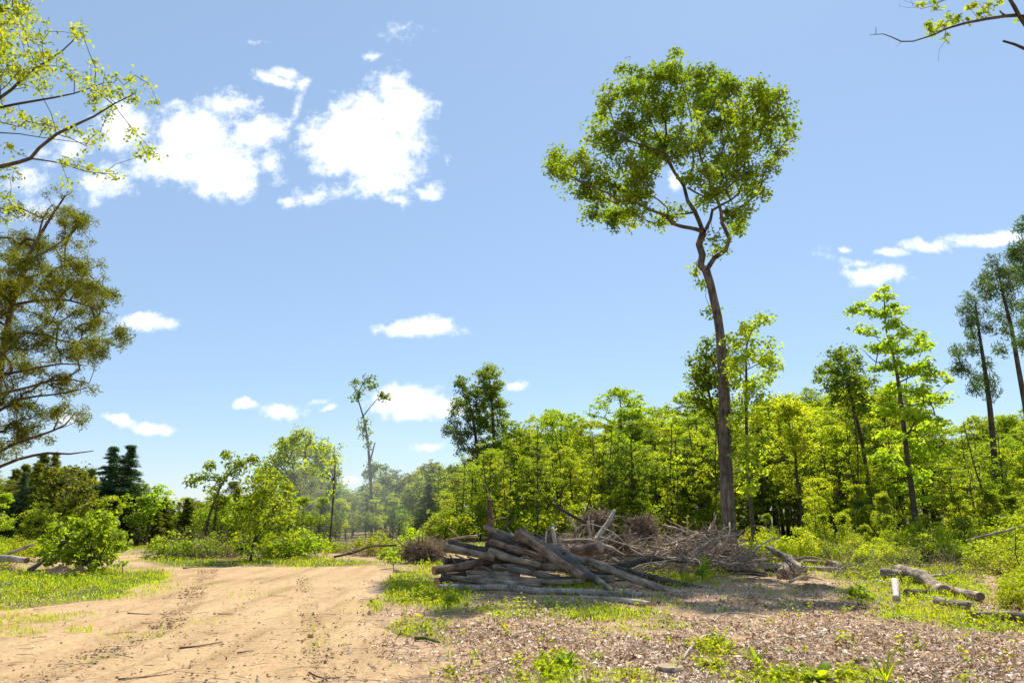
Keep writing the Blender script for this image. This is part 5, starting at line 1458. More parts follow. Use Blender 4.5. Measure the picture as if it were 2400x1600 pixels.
def new_slab():
    m, N, L = new_mat('fresh_split_wood')
    tc = N.new('ShaderNodeTexCoord'); mp = N.new('ShaderNodeMapping'); mp.inputs['Scale'].default_value = (30, 30, 2)
    L.new(tc.outputs['Object'], mp.inputs[0])
    n = N.new('ShaderNodeTexNoise'); n.inputs['Scale'].default_value = 2; n.inputs['Detail'].default_value = 6; L.new(mp.outputs[0], n.inputs[0])
    r = ramp(N, [(.3, (.34, .27, .20)), (.7, (.52, .44, .36))]); L.new(n.outputs['Fac'], r.inputs[0])
    b = N.new('ShaderNodeBsdfPrincipled'); b.inputs['Roughness'].default_value = .7; L.new(r.outputs[0], b.inputs['Base Color'])
    o = N.new('ShaderNodeOutputMaterial'); L.new(b.outputs[0], o.inputs[0])
    return m


right_logs()

# ------------------------------------------------------------------ brush pile, root masses, stump, snag

def twig_path(a, d, ln, bend, n=6):
    t = np.linspace(0, 1, n)[:, None]
    side = rng.normal(size=3) * bend * ln
    side2 = rng.normal(size=3) * bend * ln * .5
    return a + d * ln * t + side * (t * (1 - t) * 2) + side2 * (np.sin(t * 6.28) * .5)


def brush():
    tb = Tubes()
    blobs = [(1500, 1280, 110, 34), (1570, 1285, 100, 30), (1420, 1262, 70, 30), (1360, 1255, 70, 26), (1610, 1262, 60, 30), (1300, 1258, 50, 20), (1450, 1300, 60, 18), (1540, 1245, 90, 22), (1640, 1240, 50, 36), (1550, 1305, 90, 16), (1230, 1262, 40, 14), (1660, 1280, 40, 26), (1700, 1285, 40, 20), (1350, 1275, 80, 20)]
    for i in range(2000):
        u, v, ru, rv = blobs[rng.integers(len(blobs))]
        uu = u + rng.normal() * ru * .5; vv = v + rng.normal() * rv * .45
        Y = 20.5 + rng.normal() * .9 - (vv - 1270) * .03
        c = at(uu, vv, Y)
        g = float(gh(c[0], c[1]))
        c[2] = max(c[2], g + .03)
        d = rng.normal(size=3) * np.array((1, .7, .32)); d /= np.linalg.norm(d)
        ln = .35 + 1.3 * rng.random() ** 2
        P = twig_path(c - d * ln / 2, d, ln, .16)
        P[:, 2] = np.maximum(P[:, 2], g + .02)
        r = .006 + .016 * rng.random() ** 3
        tb.add(P, np.linspace(r, r * .45, len(P)), k=3)
    tm = Tubes()
    for i in range(520):
        u, v, ru, rv = blobs[rng.integers(len(blobs))]
        uu = u + rng.normal() * ru * .5; vv = v + rng.normal() * rv * .42
        Y = 20.3 + rng.normal() * .9 - (vv - 1270) * .03
        c = at(uu, vv, Y); g = float(gh(c[0], c[1]))
        d = rng.normal(size=3) * np.array((1, .6, .30)); d /= np.linalg.norm(d)
        ln = .6 + 1.7 * rng.random() ** 1.6
        P = twig_path(c - d * ln / 2, d, ln, .15, 8)
        P[:, 2] = np.maximum(P[:, 2], g + .03)
        r = .010 + .024 * rng.random() ** 2.2
        tm.add(P, np.linspace(r, r * .4, len(P)), k=5, cap=True)
        if rng.random() < .6:
            e = P[4]; d2 = d + rng.normal(size=3) * .6; d2 /= np.linalg.norm(d2)
            tm.add(twig_path(e, d2, ln * .4, .15), np.linspace(r * .6, r * .2, 6), k=4)
    link('bare_branches', tm.mesh('bare_branches', B_BRANCH), kind='stuff', label='bleached bare branches jumbled over the brush pile', cat='branches')
    link('brush', tb.mesh('brush', B_ROOT), kind='stuff', label='tangle of dead grey twigs in the brush pile behind the logs', cat='brush')
    # darker thicket of old fine twigs on the ground beneath
    tb = Tubes()
    for i in range(900):
        uu = 1180 + 520 * rng.random(); vv = 1240 + 70 * rng.random()
        Y = gY(vv + 22) + rng.normal() * .4
        c = at(uu, vv + 20, Y); c = g3(c[0], min(c[1], 24), .02 + .25 * rng.random())
        d = rng.normal(size=3) * np.array((1, .6, .25)); d /= np.linalg.norm(d)
        P = twig_path(c, d, .3 + .6 * rng.random(), .2)
        P[:, 2] = np.maximum(P[:, 2], gh(P[:, 0], P[:, 1]) + .01)
        tb.add(P, np.linspace(.006, .003, len(P)), k=3)
    for (u0, u1, v0, v1, n) in ((390, 560, 1262, 1282, 900), (790, 900, 1262, 1275, 200), (1900, 2420, 1268, 1335, 700)):
        for i in range(n):
            uu = u0 + (u1 - u0) * rng.random(); vv = v0 + (v1 - v0) * rng.random()
            x, y = G2(uu, vv)
            c = g3(x, y, .02)
            d = rng.normal(size=3) * np.array((1, .6, 1)); d[2] = abs(d[2]) * .7; d /= np.linalg.norm(d)
            tb.add(twig_path(c, d, .4 + .8 * rng.random(), .2), np.linspace(.007, .003, 6), k=3)
    link('dead_twigs', tb.mesh('dead_twigs', B_ROOT), kind='stuff', label='fine dead brown twigs strewn under the brush and beyond the road end', cat='twigs')

    # single limbs that stand out of the brush
    s5 = lambda x, y: ((1200 + .2126 * x) / D, (1130 + .2126 * y) / D)

    def limb(label, bark, pts, Y, **kw):
        log('dead_limb', label, [(*s5(x, y), Y + dy, d / D) for (x, y, d, dy) in pts], bark, None, cat='branch', group='dead limbs in the brush pile', k=9, **kw)
    limb('straight brown pole pointing up left out of the brush', B_TREE, [(460, 250, 7, 0), (630, 345, 8, 0), (810, 445, 9, 0)], 20.6)
    limb('thick white barkless limb rising to the right, brightest in the brush', B_PALE, [(1135, 300, 7, .3), (1060, 420, 10, .1), (1000, 500, 13, 0), (910, 660, 14, -.2)], 20.0, stubs=((.35, 1, .25),))
    limb('thin crooked white limb beside the leaning brown pole', B_PALE, [(610, 370, 4, 0), (670, 440, 5, 0), (715, 500, 6, 0), (690, 600, 6, 0)], 19.9)
    limb('upright broken pale trunk piece at the left of the brush', B_PALE, [(455, 495, 9, .1), (470, 590, 10, 0), (490, 715, 9, -.1)], 18.8)
    limb('short upright white limb in front of the upper root mass', B_PALE, [(835, 420, 6, 0), (840, 500, 7, 0), (870, 590, 7, 0)], 20.1)
    limb('second short upright white limb right of the first', B_PALE, [(890, 415, 4, 0), (893, 480, 5, 0), (905, 540, 5, 0)], 20.1)
    limb('curling thin grey limb with hooked tip in the brush', B_TWIG, [(915, 405, 2, 0), (860, 470, 3, 0), (770, 470, 4, 0), (730, 520, 5, 0), (690, 620, 4, 0)], 19.7)
    limb('smooth white limb pointing up right in front of the brush', B_PALE, [(1125, 565, 4, .2), (1040, 625, 5, 0), (945, 675, 6, -.1)], 18.9)
    limb('brown level limb along the front of the brush', B_LOG, [(540, 650, 9, 0), (720, 640, 12, 0), (900, 665, 12, -.2), (1000, 710, 11, -.3), (1110, 745, 10, -.5)], 18.9)
    limb('thin dark pole slanting down from the upper root mass', B_TREE, [(970, 250, 3, .2), (1130, 360, 4, 0), (1310, 475, 5, 0)], 20.8)
    limb('pale log end lying back right of the round root mass', B_LOG, [(1660, 490, 9, 0), (1800, 520, 9, 0), (1960, 580, 8, -.2)], 20.8)
    limb('long thin grey limb over the back right of the brush', B_TWIG, [(1710, 410, 2, .2), (1850, 480, 3, 0), (2060, 555, 4, 0), (2260, 525, 3, 0)], 20.4)
    limb('curved grey limb climbing right to the mossy log', B_TWIG, [(1650, 700, 4, -.3), (1790, 670, 6, -.2), (1900, 620, 6, 0), (2050, 560, 6, .1)], 19.8)
    limb('thin white limb crossing the middle of the brush', B_PALE, [(1680, 570, 2, 0), (1780, 640, 3, -.1), (1830, 680, 3, -.2), (1850, 760, 2, -.3)], 19.6)
    limb('pale thin limb lying along the front right of the brush', B_PALE, [(1480, 860, 3, -.4), (1640, 905, 4, -.5), (1750, 905, 3, -.5)], 18.6)
    limb('short white forked stick upright at the right end of the brush', B_PALE, [(2120, 845, 2, 0), (2095, 880, 4, 0), (2070, 930, 4, 0)], 18.9)
    limb('grey limb lying low behind the long slanting log', B_TWIG, [(1100, 710, 5, -.4), (1200, 780, 5, -.5), (1280, 810, 4, -.6)], 18.6)
    limb('fuzzy mossy log resting against the tall trunk', B_LOG, [(1990, 640, 13, 0), (2120, 620, 17, 0), (2240, 610, 15, 0), (2360, 590, 11, 0)], 21.5, rough=.25)
    s7 = lambda x, y: ((900 + .17 * x) / D, (1120 + .17 * y) / D)

    def limb7(label, bark, pts, Y):
        log('dead_limb', label, [(*s7(x, y), Y, d / D) for (x, y, d) in pts], bark, None, cat='branch', group='dead limbs behind the log pile', k=8)
    limb7('level grey limb running left behind the snag', B_TWIG, [(870, 850, 3), (1100, 810, 5), (1290, 795, 6)], 20.0)
    limb7('thin pale branch spreading right from behind the snag', B_TWIG, [(1480, 600, 3), (1560, 560, 2.5), (1690, 540, 2), (1730, 490, 1.4)], 19.5)
    limb7('thin dark branch rising right behind the slanting logs', B_TREE, [(1650, 710, 3), (1720, 610, 3), (1840, 545, 2)], 19.2)
    limb7('short grey stick standing left behind the pile', B_TWIG, [(890, 680, 3), (960, 740, 3.5), (1030, 800, 4)], 20.5)
    # branches in the right tangle
    s4 = lambda x, y: ((2000 + .17 * x) / D, (1240 + .17 * y) / D)

    def limb4(label, pts, Y, bark=B_TWIG):
        log('dead_limb', label, [(*s4(x, y), Y, d / D) for (x, y, d) in pts], bark, None, cat='branch', group='dead limbs in the right tangle', k=8)
    limb4('dark curved limb arching over the tangle below the broken trunk', [(240, 310, 5), (380, 250, 6), (480, 235, 6), (600, 190, 5)], 24, B_TREE)
    limb4('grey crooked limb at the foot of the tulip tree', [(930, 225, 6), (1080, 160, 6), (1200, 120, 5), (1340, 110, 4)], 25)
    limb4('long pale limb slanting up to the right edge', [(1560, 150, 4), (1800, 85, 6), (2050, 40, 6), (2400, -40, 5)], 22)
    limb4('thin arched bare branch in the right tangle', [(1500, 330, 2), (1750, 560, 2), (1850, 515, 2), (2050, 580, 2)], 18)
    limb4('upright forked bare twig near the right edge', [(2290, 500, 3), (2230, 330, 2.6), (2240, 180, 2), (2230, 40, 1.5)], 17, B_TREE)
    limb4('short upright bare twig behind the big log', [(1300, 720, 3), (1260, 620, 2.6), (1235, 560, 2)], 16.4, B_PALE)
    for i in range(22):
        u = 1700 + 640 * rng.random(); v = 1296 + 46 * rng.random() + max(0, u - 2050) * .12 * rng.random()
        c = G(u, v, .05); a = rng.normal() * .6
        d = np.array((math.cos(a), math.sin(a), 0)); ln = .5 + 1.3 * rng.random()
        p, q = c - d * ln / 2, c + d * ln / 2
        p[2] = float(gh(p[0], p[1])) + .04; q[2] = float(gh(q[0], q[1])) + .04 + (.3 * rng.random() if i % 3 == 0 else 0)
        r = .014 + .035 * rng.random() ** 2
        log3('dead_limb', 'weathered broken branch strewn among the weeds on the right', [p, (p + q) / 2 + np.array((0, 0, .04)) + rng.normal(size=3) * .05, q], [r, r * .85, r * .55], (B_TWIG, B_PALE, B_LOG)[i % 3], None, cat='branch', group='broken branches among the weeds on the right', k=8, rough=.12)
    # root masses
    def roots(label, u, v, ru, rv, Y, n, dark):
        c = at(u, v + rv * .25, Y); rx = 1.1 * ru / ppm(Y, v); rz = .85 * rv / ppm(Y, v)
        root = link('root_mass', None, loc=c, label=label, cat='root mass', group='uprooted root masses')
        # soil core, lumpy
        th, ph = np.meshgrid(np.linspace(0, 2 * math.pi, 28, endpoint=False), np.linspace(.02, math.pi - .02, 16))
        lump = .66 + .8 * (fbm(th * 1.3 + u, ph * 2.2, 3, 77) - .5)
        V = np.stack([np.cos(th) * np.sin(ph) * lump * rx * .85, np.sin(th) * np.sin(ph) * lump * rx * .6, np.cos(ph) * lump * rz * .9], -1).reshape(-1, 3)
        i = np.arange(15)[:, None] * 28; j = np.arange(28)[None]; j2 = (j + 1) % 28
        Q = np.stack([i + j, i + 28 + j, i + 28 + j2, i + j2], -1).reshape(-1, 4)
        link('soil_core', make_mesh('soil_core', V, Q, None, M_SOIL, smooth=True), root)
        tb = Tubes()
        for i in range(n):
            d = rng.normal(size=3); d[1] -= .3; d /= np.linalg.norm(d)
            s = d * np.array((rx * .6, rx * .45, rz * .6))
            t2 = rng.normal(size=3); t2 -= d * (t2 @ d) * .6; t2 /= np.linalg.norm(t2)
            ln = rx * (.5 + .9 * rng.random())
            P = twig_path(s, (d * .7 + t2 * .6), ln, .55, 8)
            # keep strands curling round the mass
            q = P / np.array((rx, rx * .8, rz)); m = np.linalg.norm(q, axis=1)
            lim_ = .62 + 1.05 * vnoise(np.arctan2(P[:, 2], P[:, 0]) * 1.6 + u, P[:, 1] / rx * 2, 5) + (.55 if i % 14 == 0 else 0)
            P = np.where((m > lim_)[:, None], P / m[:, None] * lim_[:, None], P)
            r = .004 + .012 * rng.random() ** 3
            tb.add(P, np.linspace(r, r * .35, len(P)), k=3)
        for i in range(22):   # thick broken roots standing out of the mass
            a = rng.uniform(-.4, math.pi + .4); d = np.array((math.cos(a), rng.normal() * .5, math.sin(a))); d /= np.linalg.norm(d)
            s = d * np.array((rx, rx * .7, rz)) * .4
            P = twig_path(s, d + rng.normal(size=3) * .3, rx * rng.uniform(.5, 1.25), .25, 7)
            r = rng.uniform(.012, .034)
            tb.add(P, np.linspace(r, r * .4, 7), k=6, cap=True)
        link('roots', tb.mesh('roots', B_ROOT), root)
    roots('tall ragged root mass topping the brush pile', 1370, 1192, 36, 26, 21.0, 520, 1)
    roots('round brown root mass in the middle of the brush pile', 1476, 1206, 32, 26, 20.8, 560, 1)
    roots('wide low root mass left of the log pile', 972, 1262, 50, 28, 22.5, 650, 0)
    roots('small dark root tangle in front of the brush pile', 1432, 1243, 30, 17, 19.2, 360, 1)
    roots('small root clod with splintered wood beside the stump log', 1825, 1328, 30, 14, 16.9, 260, 1)
    roots('ragged root clump at far left end of the brush pile', 1258, 1238, 24, 14, 20.2, 220, 1)
    # stump in front of the tall tree, with pale forked root
    base = G(1652, 1300); Y = base[1]
    root = link('stump', None, loc=base, label='dark broken stump with pale forked root in front of the tall trunk', cat='stump')
    tb = Tubes()
    top = at(1648, 1246, Y)
    P, r = resample([base - np.array((0, 0, .1)), (base + top) / 2, top], [.22, .17, .15], .08)
    tb.add(P, r, k=14, rough=.2, cap=True)
    for a in range(5):
        d = np.array((math.cos(a * 1.3), math.sin(a * 1.3), 0))
        tb.add([base + d * .1 + np.array((0, 0, .16)), base + d * .3 + np.array((0, 0, .07)), base + d * .5], [.08, .06, .03], k=7)
    link('bole', tb.mesh('bole', B_LOGD, base), root)
    tb = Tubes()
    P, r = resample([at(1650, 1240, Y - .25), at(1655, 1262, Y - .3), at(1668, 1276, Y - .32), at(1676, 1300, Y - .3)], [.05, .055, .04, .03], .06); tb.add(P, r, k=8, cap=True, rough=.15)
    P, r = resample([at(1668, 1276, Y - .32), at(1680, 1282, Y - .3)], [.03, .012], .05); tb.add(P, r, k=6, cap=True)
    link('forked_root', tb.mesh('forked_root', B_PALE, base), root)
    # snag behind the pile
    base = G(1123, 1272); Y = base[1]
    log3('snag', 'dark dead snag post standing upright behind the log pile', [base - np.array((0, 0, .1)), at(1123, 1220, Y), at(1122, 1146, Y)], [.5 * 11 / ppm(Y), .5 * 11 / ppm(Y), .5 * 9 / ppm(Y)], B_LOGD, CUT_D, cat='snag')
    b = at(1122, 1146, Y)
    log3('thin_shoot', 'thin pale bent shoot rising from the top of the snag', [b, at(1121, 1125, Y), at(1112, 1108, Y)], [.014, .012, .006], B_PALE, None, cat='shoot', k=6)


M_SOIL = soil_mat('soil_clod', [(.3, (.10, .063, .036)), (.5, (.24, .16, .10)), (.7, (.40, .285, .185))], 9, 1.0, .05)
brush()


def mounds():
    def mound(label, u, v, w, h, mat, n=3):
        base = G(u, v)
        s = ppm(base[1], v)
        rx, rz = w / s, h / s
        g = 60
        xs = np.linspace(-1, 1, g)
        X, Yq = np.meshgrid(xs, xs)
        r = np.hypot(X, Yq)
        Z = np.clip(1 - r ** 2, -.15, 1) * rz * (.45 + 1.5 * (fbm(X * 3.2 + u, Yq * 3.2, 5, 9) - .3)) * (1 - .5 * r) + .035 * (fbm(X * 11 + u, Yq * 11, 3, 19) - .5) - .03
        V = np.stack([X * rx, Yq * rx * .6, Z], -1).reshape(-1, 3)
        i = np.arange(g - 1)[:, None] * g; j = np.arange(g - 1)[None]
        Q = np.stack([i + j, i + j + 1, i + g + j + 1, i + g + j], -1).reshape(-1, 4)
        link('dirt_mound', make_mesh('dirt_mound', V, Q, None, mat, smooth=True), loc=base, label=label, cat='dirt mound')
    mound('reddish brown dirt mound at the foot of the left bush', 140, 1317, 44, 26, M_CLAY)
    mound('rusty dirt clump beside the stem of the left bush', 183, 1316, 22, 20, M_CLAY)
    mound('dark dirt mound at the left edge below the pale log', 12, 1312, 34, 20, M_SOIL)
    mound('low dirt heap under the gnarled grey log', 1730, 1336, 70, 16, M_SOIL)
    mound('dark dirt heap beside the root clod on the right', 1870, 1350, 60, 22, M_SOIL)
    mound('small dirt clod on the far edge of the road', 725, 1304, 12, 7, M_CLAY)
    mound('low brown dirt rise at the far right end of the road', 640, 1300, 46, 6, M_CLAY)
    mound('brown earth heap in the foreground chips on the right', 1985, 1525, 60, 20, M_SOIL)


M_CLAY = soil_mat('soil_clay', [(.3, (.20, .11, .06)), (.5, (.38, .23, .135)), (.7, (.50, .34, .21))], 8, 1.0, .04)
mounds()

# ------------------------------------------------------------------ litter, grass, weeds, sticks

def scatter_px(n, u0, u1, v0, v1, power=1.0):
    """ground points; more of them close by than far off"""
    u = u0 + (u1 - u0) * rng.random(n); v = v0 + (v1 - v0) * rng.random(n) ** power
    xz = np.array([ray(a, b)[:2] for a, b in zip(u, v)])
    Y = -CAM_H / xz[:, 1]
    return xz[:, 0] * Y, Y


def litter():
    x, y = scatter_px(210000, -100, 2560, 1335, 1660, .9)
    s = road_sdf(x, y)
    g = greenness(x, y)
    dens = np.where(s > 0.15, np.clip(.06 - s * .06, .006, .06), np.where(s > -.5, .22, 1.0)) * (1 - .55 * g)
    dens *= np.clip(3.2 * (fbm(x * 1.1, y * 1.1, 4, 61) - .28), .12, 1.3)
    k = rng.random(len(x)) < dens
    x, y, s = x[k], y[k], s[k]
    n = len(x)
    z = surf(x, y) + .004 + .018 * rng.random(n)
    nrm = rng.normal(size=(n, 3)) * .55; nrm[:, 2] += 1.0
    ln = np.where(rng.random(n) < .05, .06 + .06 * rng.random(n), .018 + .055 * rng.random(n) ** 2.0); wd = ln * (.25 + .5 * rng.random(n))
    V, Q, r = leaf_cards(np.stack([x, y, z], -1), ln, wd, nrm, None, fold=.3)
    m = attr_mat('chip', [(0, (.19, .105, .055)), (.30, (.42, .27, .16)), (.58, (.62, .45, .30)), (.84, (.80, .64, .49)), (1, (.90, .79, .66))], rough=.75, trans=.12)
    link('wood_chips', make_mesh('wood_chips', V, Q, None, m, {'rnd': r}), kind='stuff', label='pale and brown wood chips and dead leaves covering the foreground', cat='wood chips')
    # small stones and crumbs on the road
    x, y = scatter_px(7000, -100, 900, 1304, 1640, .9)
    s = road_sdf(x, y); dl, _ = polyline_coords(x, y, TRACK_L); dr, _ = polyline_coords(x, y, TRACK_R); dm, _ = polyline_coords(x, y, TRACK_M)
    near = np.exp(-(dl / .3) ** 2) + .7 * np.exp(-(dr / .3) ** 2) + .4 * np.exp(-(dm / .4) ** 2)
    k = (s > .05) & (rng.random(len(x)) < .05 + .9 * near)
    x, y = list(x[k]), list(y[k]); big = [0] * len(x)
    for poly, w in ((TRACK_L, .22), (TRACK_R, .13)):
        for (x1, y1), (x2, y2) in zip(poly[:-1], poly[1:]):
            ln = math.hypot(x2 - x1, y2 - y1); tx, ty = (x2 - x1) / ln, (y2 - y1) / ln
            for q in np.arange(0, ln, .15):
                cx, cy = x1 + tx * q, y1 + ty * q
                if fbm(cx * .9, cy * .9, 4, 44) + .25 * (rng.random() - .5) < (.45 if w > .2 else .53): continue
                for e in range(rng.integers(6, 14) if w > .2 else rng.integers(2, 5)):
                    o = rng.uniform(-w, w)
                    x.append(cx - ty * o + rng.normal() * .018 - tx * abs(o) * .4); y.append(cy + tx * o + rng.normal() * .018 - ty * abs(o) * .4); big.append(1)
    x, y, big = np.array(x), np.array(y), np.array(big); n = len(x)
    r = np.where(big > 0, .008 + .014 * rng.random(n) ** 2, 0) + (1 - big) * .004 + (1 - big) * .016 * rng.random(n) ** 3.5
    octa = np.array([(1, 0, 0), (0, 1, 0), (-1, 0, 0), (0, -1, 0), (0, 0, .7), (0, 0, -.5)])
    tri = np.array([(0, 1, 4), (1, 2, 4), (2, 3, 4), (3, 0, 4), (1, 0, 5), (2, 1, 5), (3, 2, 5), (0, 3, 5)])
    jit = 1 + .5 * (rng.random((n, 6, 1)) - .5)
    cen = np.stack([x, y, surf(x, y) + r * .3 + .004], -1)
    a = rng.random(n) * 6.28; ca, sa = np.cos(a), np.sin(a)
    o = octa[None] * jit * r[:, None, None] * np.array((1.5, 1, 1))
    o = np.stack([o[..., 0] * ca[:, None] - o[..., 1] * sa[:, None], o[..., 0] * sa[:, None] + o[..., 1] * ca[:, None], o[..., 2]], -1)
    V = (cen[:, None] + o).reshape(-1, 3); T = (tri[None] + np.arange(n)[:, None, None] * 6).reshape(-1, 3)
    m = attr_mat('clod', [(0, (.20, .12, .062)), (.6, (.34, .225, .125)), (1, (.45, .34, .22))])
    link('dirt_crumbs', make_mesh('dirt_crumbs', V, None, T, m, {'rnd': np.repeat(rng.random(n) * np.where(big > 0, .7, 1), 6)}), kind='stuff', label='small clods and stones loose on the dirt road', cat='clods')
    # small twigs in the chips
    tb = Tubes()
    x, y = scatter_px(5200, -50, 2500, 1345, 1650, .8)
    s = road_sdf(x, y)
    for a, b, ss in zip(x, y, s):
        if ss > 0 and rng.random() < .85: continue
        th = rng.random() * 6.28; ln = .07 + .5 * rng.random() ** 2.4
        P = twig_path(g3(a, b, .012), np.array((math.cos(th), math.sin(th), .02)), ln, .12, 5)
        P[:, 2] = surf(P[:, 0], P[:, 1]) + .010 + .02 * rng.random()
        r = .002 + .005 * rng.random() ** 2
        tb.add(P, np.linspace(r, r * .5, 5), k=4)
    link('small_twigs', tb.mesh('small_twigs', B_TWIG), kind='stuff', label='short thin twigs strewn among the wood chips', cat='twigs')


litter()


def grass():
    x, y = scatter_px(300000, -200, 2600, 1252, 1660, 1.25)
    g = greenness(x, y); s = road_sdf(x, y)
    dens = np.clip(g * 1.5 - .15, 0, 1) * np.where(s > .1, np.where(x < -4.2, .5, .30 * np.clip(1.3 - s, 0, 1)), 1.0)
    dens = np.maximum(dens, .012 * (s < -.2)) * (.3 + 1.2 * fbm(x * 2.1, y * 2.1, 3, 91)) * np.where(y > 21, .6, 1)
    k = rng.random(len(x)) < dens
    x, y = x[k], y[k]; n = len(x)
    h = (.028 + .095 * rng.random(n) ** 1.6) * (.7 + .9 * fbm(x * .7, y * .7, 2, 13)) * np.clip(.55 + .35 * y / 15, .6, 1.25)
    z = surf(x, y)
    a = rng.random(n) * 6.28
    w = (.0035 + .004 * rng.random(n)) * np.clip(y / 11, .8, 2.2)
    wx, wy = np.cos(a) * w, np.sin(a) * w
    lx, ly = rng.normal(size=n) * .45 * h, rng.normal(size=n) * .45 * h
    b = np.stack([x, y, z - .005], -1)
    side = np.stack([wx, wy, 0 * wx], -1)
    mid = b + np.stack([lx * .35, ly * .35, h * .6], -1); tip = b + np.stack([lx, ly, h], -1)
    V = np.stack([b - side, b + side, mid + side * .7, tip, mid - side * .7], 1).reshape(-1, 3)
    i = np.arange(n)[:, None] * 5
    Q = np.concatenate([i + 0, i + 1, i + 2, i + 4], 1); T = np.concatenate([i + 4, i + 2, i + 3], 1)
    r = np.clip(rng.random(n) * .6 + .5 * fbm(x * .6, y * .6, 3, 55), 0, 1)
    link('grass', make_mesh('grass', V, Q, T, M_GRASS, {'rnd': np.repeat(r, 5)}), kind='stuff', label='short bright green grass on the verges and between the chips', cat='grass')
    # broad leaved ground cover
    x, y = scatter_px(34000, -200, 2600, 1255, 1650, 1.35)
    g = greenness(x, y); s = road_sdf(x, y)
    lawn = np.exp(-((x + 9) / 5) ** 2) * (y < 24)
    dens = np.clip(g * 1.3 - .25, 0, 1) * np.where(s > -.1, .03, 1.0) * (1 - .75 * np.clip(lawn, 0, 1)) * (fbm(x * 1.2, y * 1.2, 3, 71) * 1.6 - .25)
    dens = np.maximum(dens, .02 * (s < -.3))
    k = rng.random(len(x)) < dens
    x, y = x[k], y[k]
    T = np.stack([x, y, surf(x, y) + .03 + .11 * rng.random(len(x)) ** 1.5 * np.clip(y / 13, .5, 1.5)], -1)
    V, Q, r = foliage(T, 7, .05, .055, .035, up=.7, flat=.8)
    link('ground_cover', make_mesh('ground_cover', V, Q, None, M_SHRUB, {'rnd': r}), kind='stuff', label='low broad leaved weeds growing through the chips', cat='weeds')


grass()


def foreground_plants():
    def rosette(label, u, v, n, ln, wd, rise, mat=M_LEAF_BUSH):
        base = G(u, v)
        root = link('weed_plant', None, loc=base, label=label, cat='plant')
        V, Q = [], []
        for i in range(n):
            a = i * 2.4 + rng.random() * .6
            d = np.array((math.cos(a), math.sin(a), 0)); up = rise * (.6 + .8 * rng.random())
            l = ln * (.6 + .6 * rng.random()); w = wd * (.7 + .5 * rng.random())
            s = np.linspace(0, 1, 6)
            side = np.array((-d[1], d[0], 0))
            for q, t in enumerate(s):
                c = d * l * (t * .85) + np.array((0, 0, 1)) * l * (up * t - .55 * t * t)
                ww = w * math.sin(math.pi * min(.97, t * .93 + .05)) ** .8
                V += [c - side * ww + np.array((0, 0, ww * .35)), c, c + side * ww + np.array((0, 0, ww * .35))]
            b = i * 18
            for q in range(5):
                for p in range(2):
                    Q.append((b + q * 3 + p, b + q * 3 + p + 1, b + q * 3 + p + 4, b + q * 3 + p + 3))
        V = np.array(V)
        link('leaves', make_mesh('leaves', V, Q, None, mat, {'rnd': np.repeat(rng.random(n), 18)}, smooth=True), root)
    rosette('broad leaved green plant standing up in the foreground chips', 1303, 1535, 9, .17, .032, 1.5)
    rosette('clump of yellow green leaves left of the broad leaved plant', 1262, 1545, 16, .13, .016, 1.3, M_SHRUB)
    rosette('big pale leaved plant at the bottom edge right of centre', 1880, 1566, 11, .22, .05, .9, M_SHRUB)
    rosette('upright leafy weed in the foreground beside the long thin branch', 1742, 1530, 10, .15, .03, 1.4)
    rosette('grassy bright tuft at the bottom edge right of the pale leaved plant', 2035, 1570, 24, .2, .010, 1.6, M_SHRUB)
    rosette('small round leaved weed right of the broad leaved plant', 1375, 1512, 6, .10, .022, 1.2)
    rosette('small leafy weed left of the pale leaved plant', 1790, 1556, 9, .15, .03, 1.2)
    rosette('low green rosette in the chips right of the dirt road', 905, 1530, 7, .08, .014, .9)
    rosette('small yellow green weed in the chips right of the long pale stick', 1810, 1500, 7, .10, .018, 1.2, M_SHRUB)
    # tall thin seedling in front of the birch log
    base = G(1198, 1418)
    root = link('seedling', None, loc=base, label='thin upright seedling with paired leaves in front of the birch log', cat='plant')
    tb = Tubes(); tb.add([(0, 0, -.02), (.01, 0, .16), (0, 0, .36)], [.004, .003, .002], k=5); link('stem', tb.mesh('stem', M_LEAF_LIME), root)
    T = np.array([(sx * .045, 0, z) for z in (.12, .18, .24, .30) for sx in (-1, 1)] + [(0, 0, .37)])
    V, Q, r = leaf_cards(T, .075, .035, np.tile((0, -.3, 1.0), (9, 1)), np.concatenate([np.tile([(1, 0, .1), (1, 0, -.1)], (4, 1)), [(0, 0, 1.)]]), rnd=np.full(9, .8))
    link('leaves', make_mesh('leaves', V, Q, None, M_LEAF_LIME, {'rnd': r}), root)
    # yellow flowers on the left bank
    for (u, v, n, lab) in ((36, 1343, 5, 'orange yellow flowers nearest the left edge on the bank'), (72, 1346, 4, 'yellow flowers on the left bank below the dirt mound'), (175, 1343, 4, 'yellow flowers on the left bank below the bush')):
        base = G(u, v)
        root = link('flower_clump', None, loc=base, label=lab, cat='flowers')
        tb = Tubes(); V, T = [], []
        for i in range(n):
            e = np.array((rng.normal() * .09, rng.normal() * .09, .14 + .10 * rng.random()))
            tb.add([(e[0] * .4, e[1] * .4, -.02), e * .6, e], [.004, .003, .003], k=4)
            b = len(V); V.append(e + (0, 0, .008))
            for q in range(10):
                a = q * .628; rr = .035 if q % 2 else .022
                V.append(e + np.array((math.cos(a) * rr, math.sin(a) * rr, .012 if q % 2 else 0)))
            T += [(b, b + 1 + q, b + 1 + (q + 1) % 10) for q in range(10)]
        link('stems', tb.mesh('stems', M_LEAF_BUSH), root)
        link('blossoms', make_mesh('blossoms', V, None, T, M_FLOWER), root)


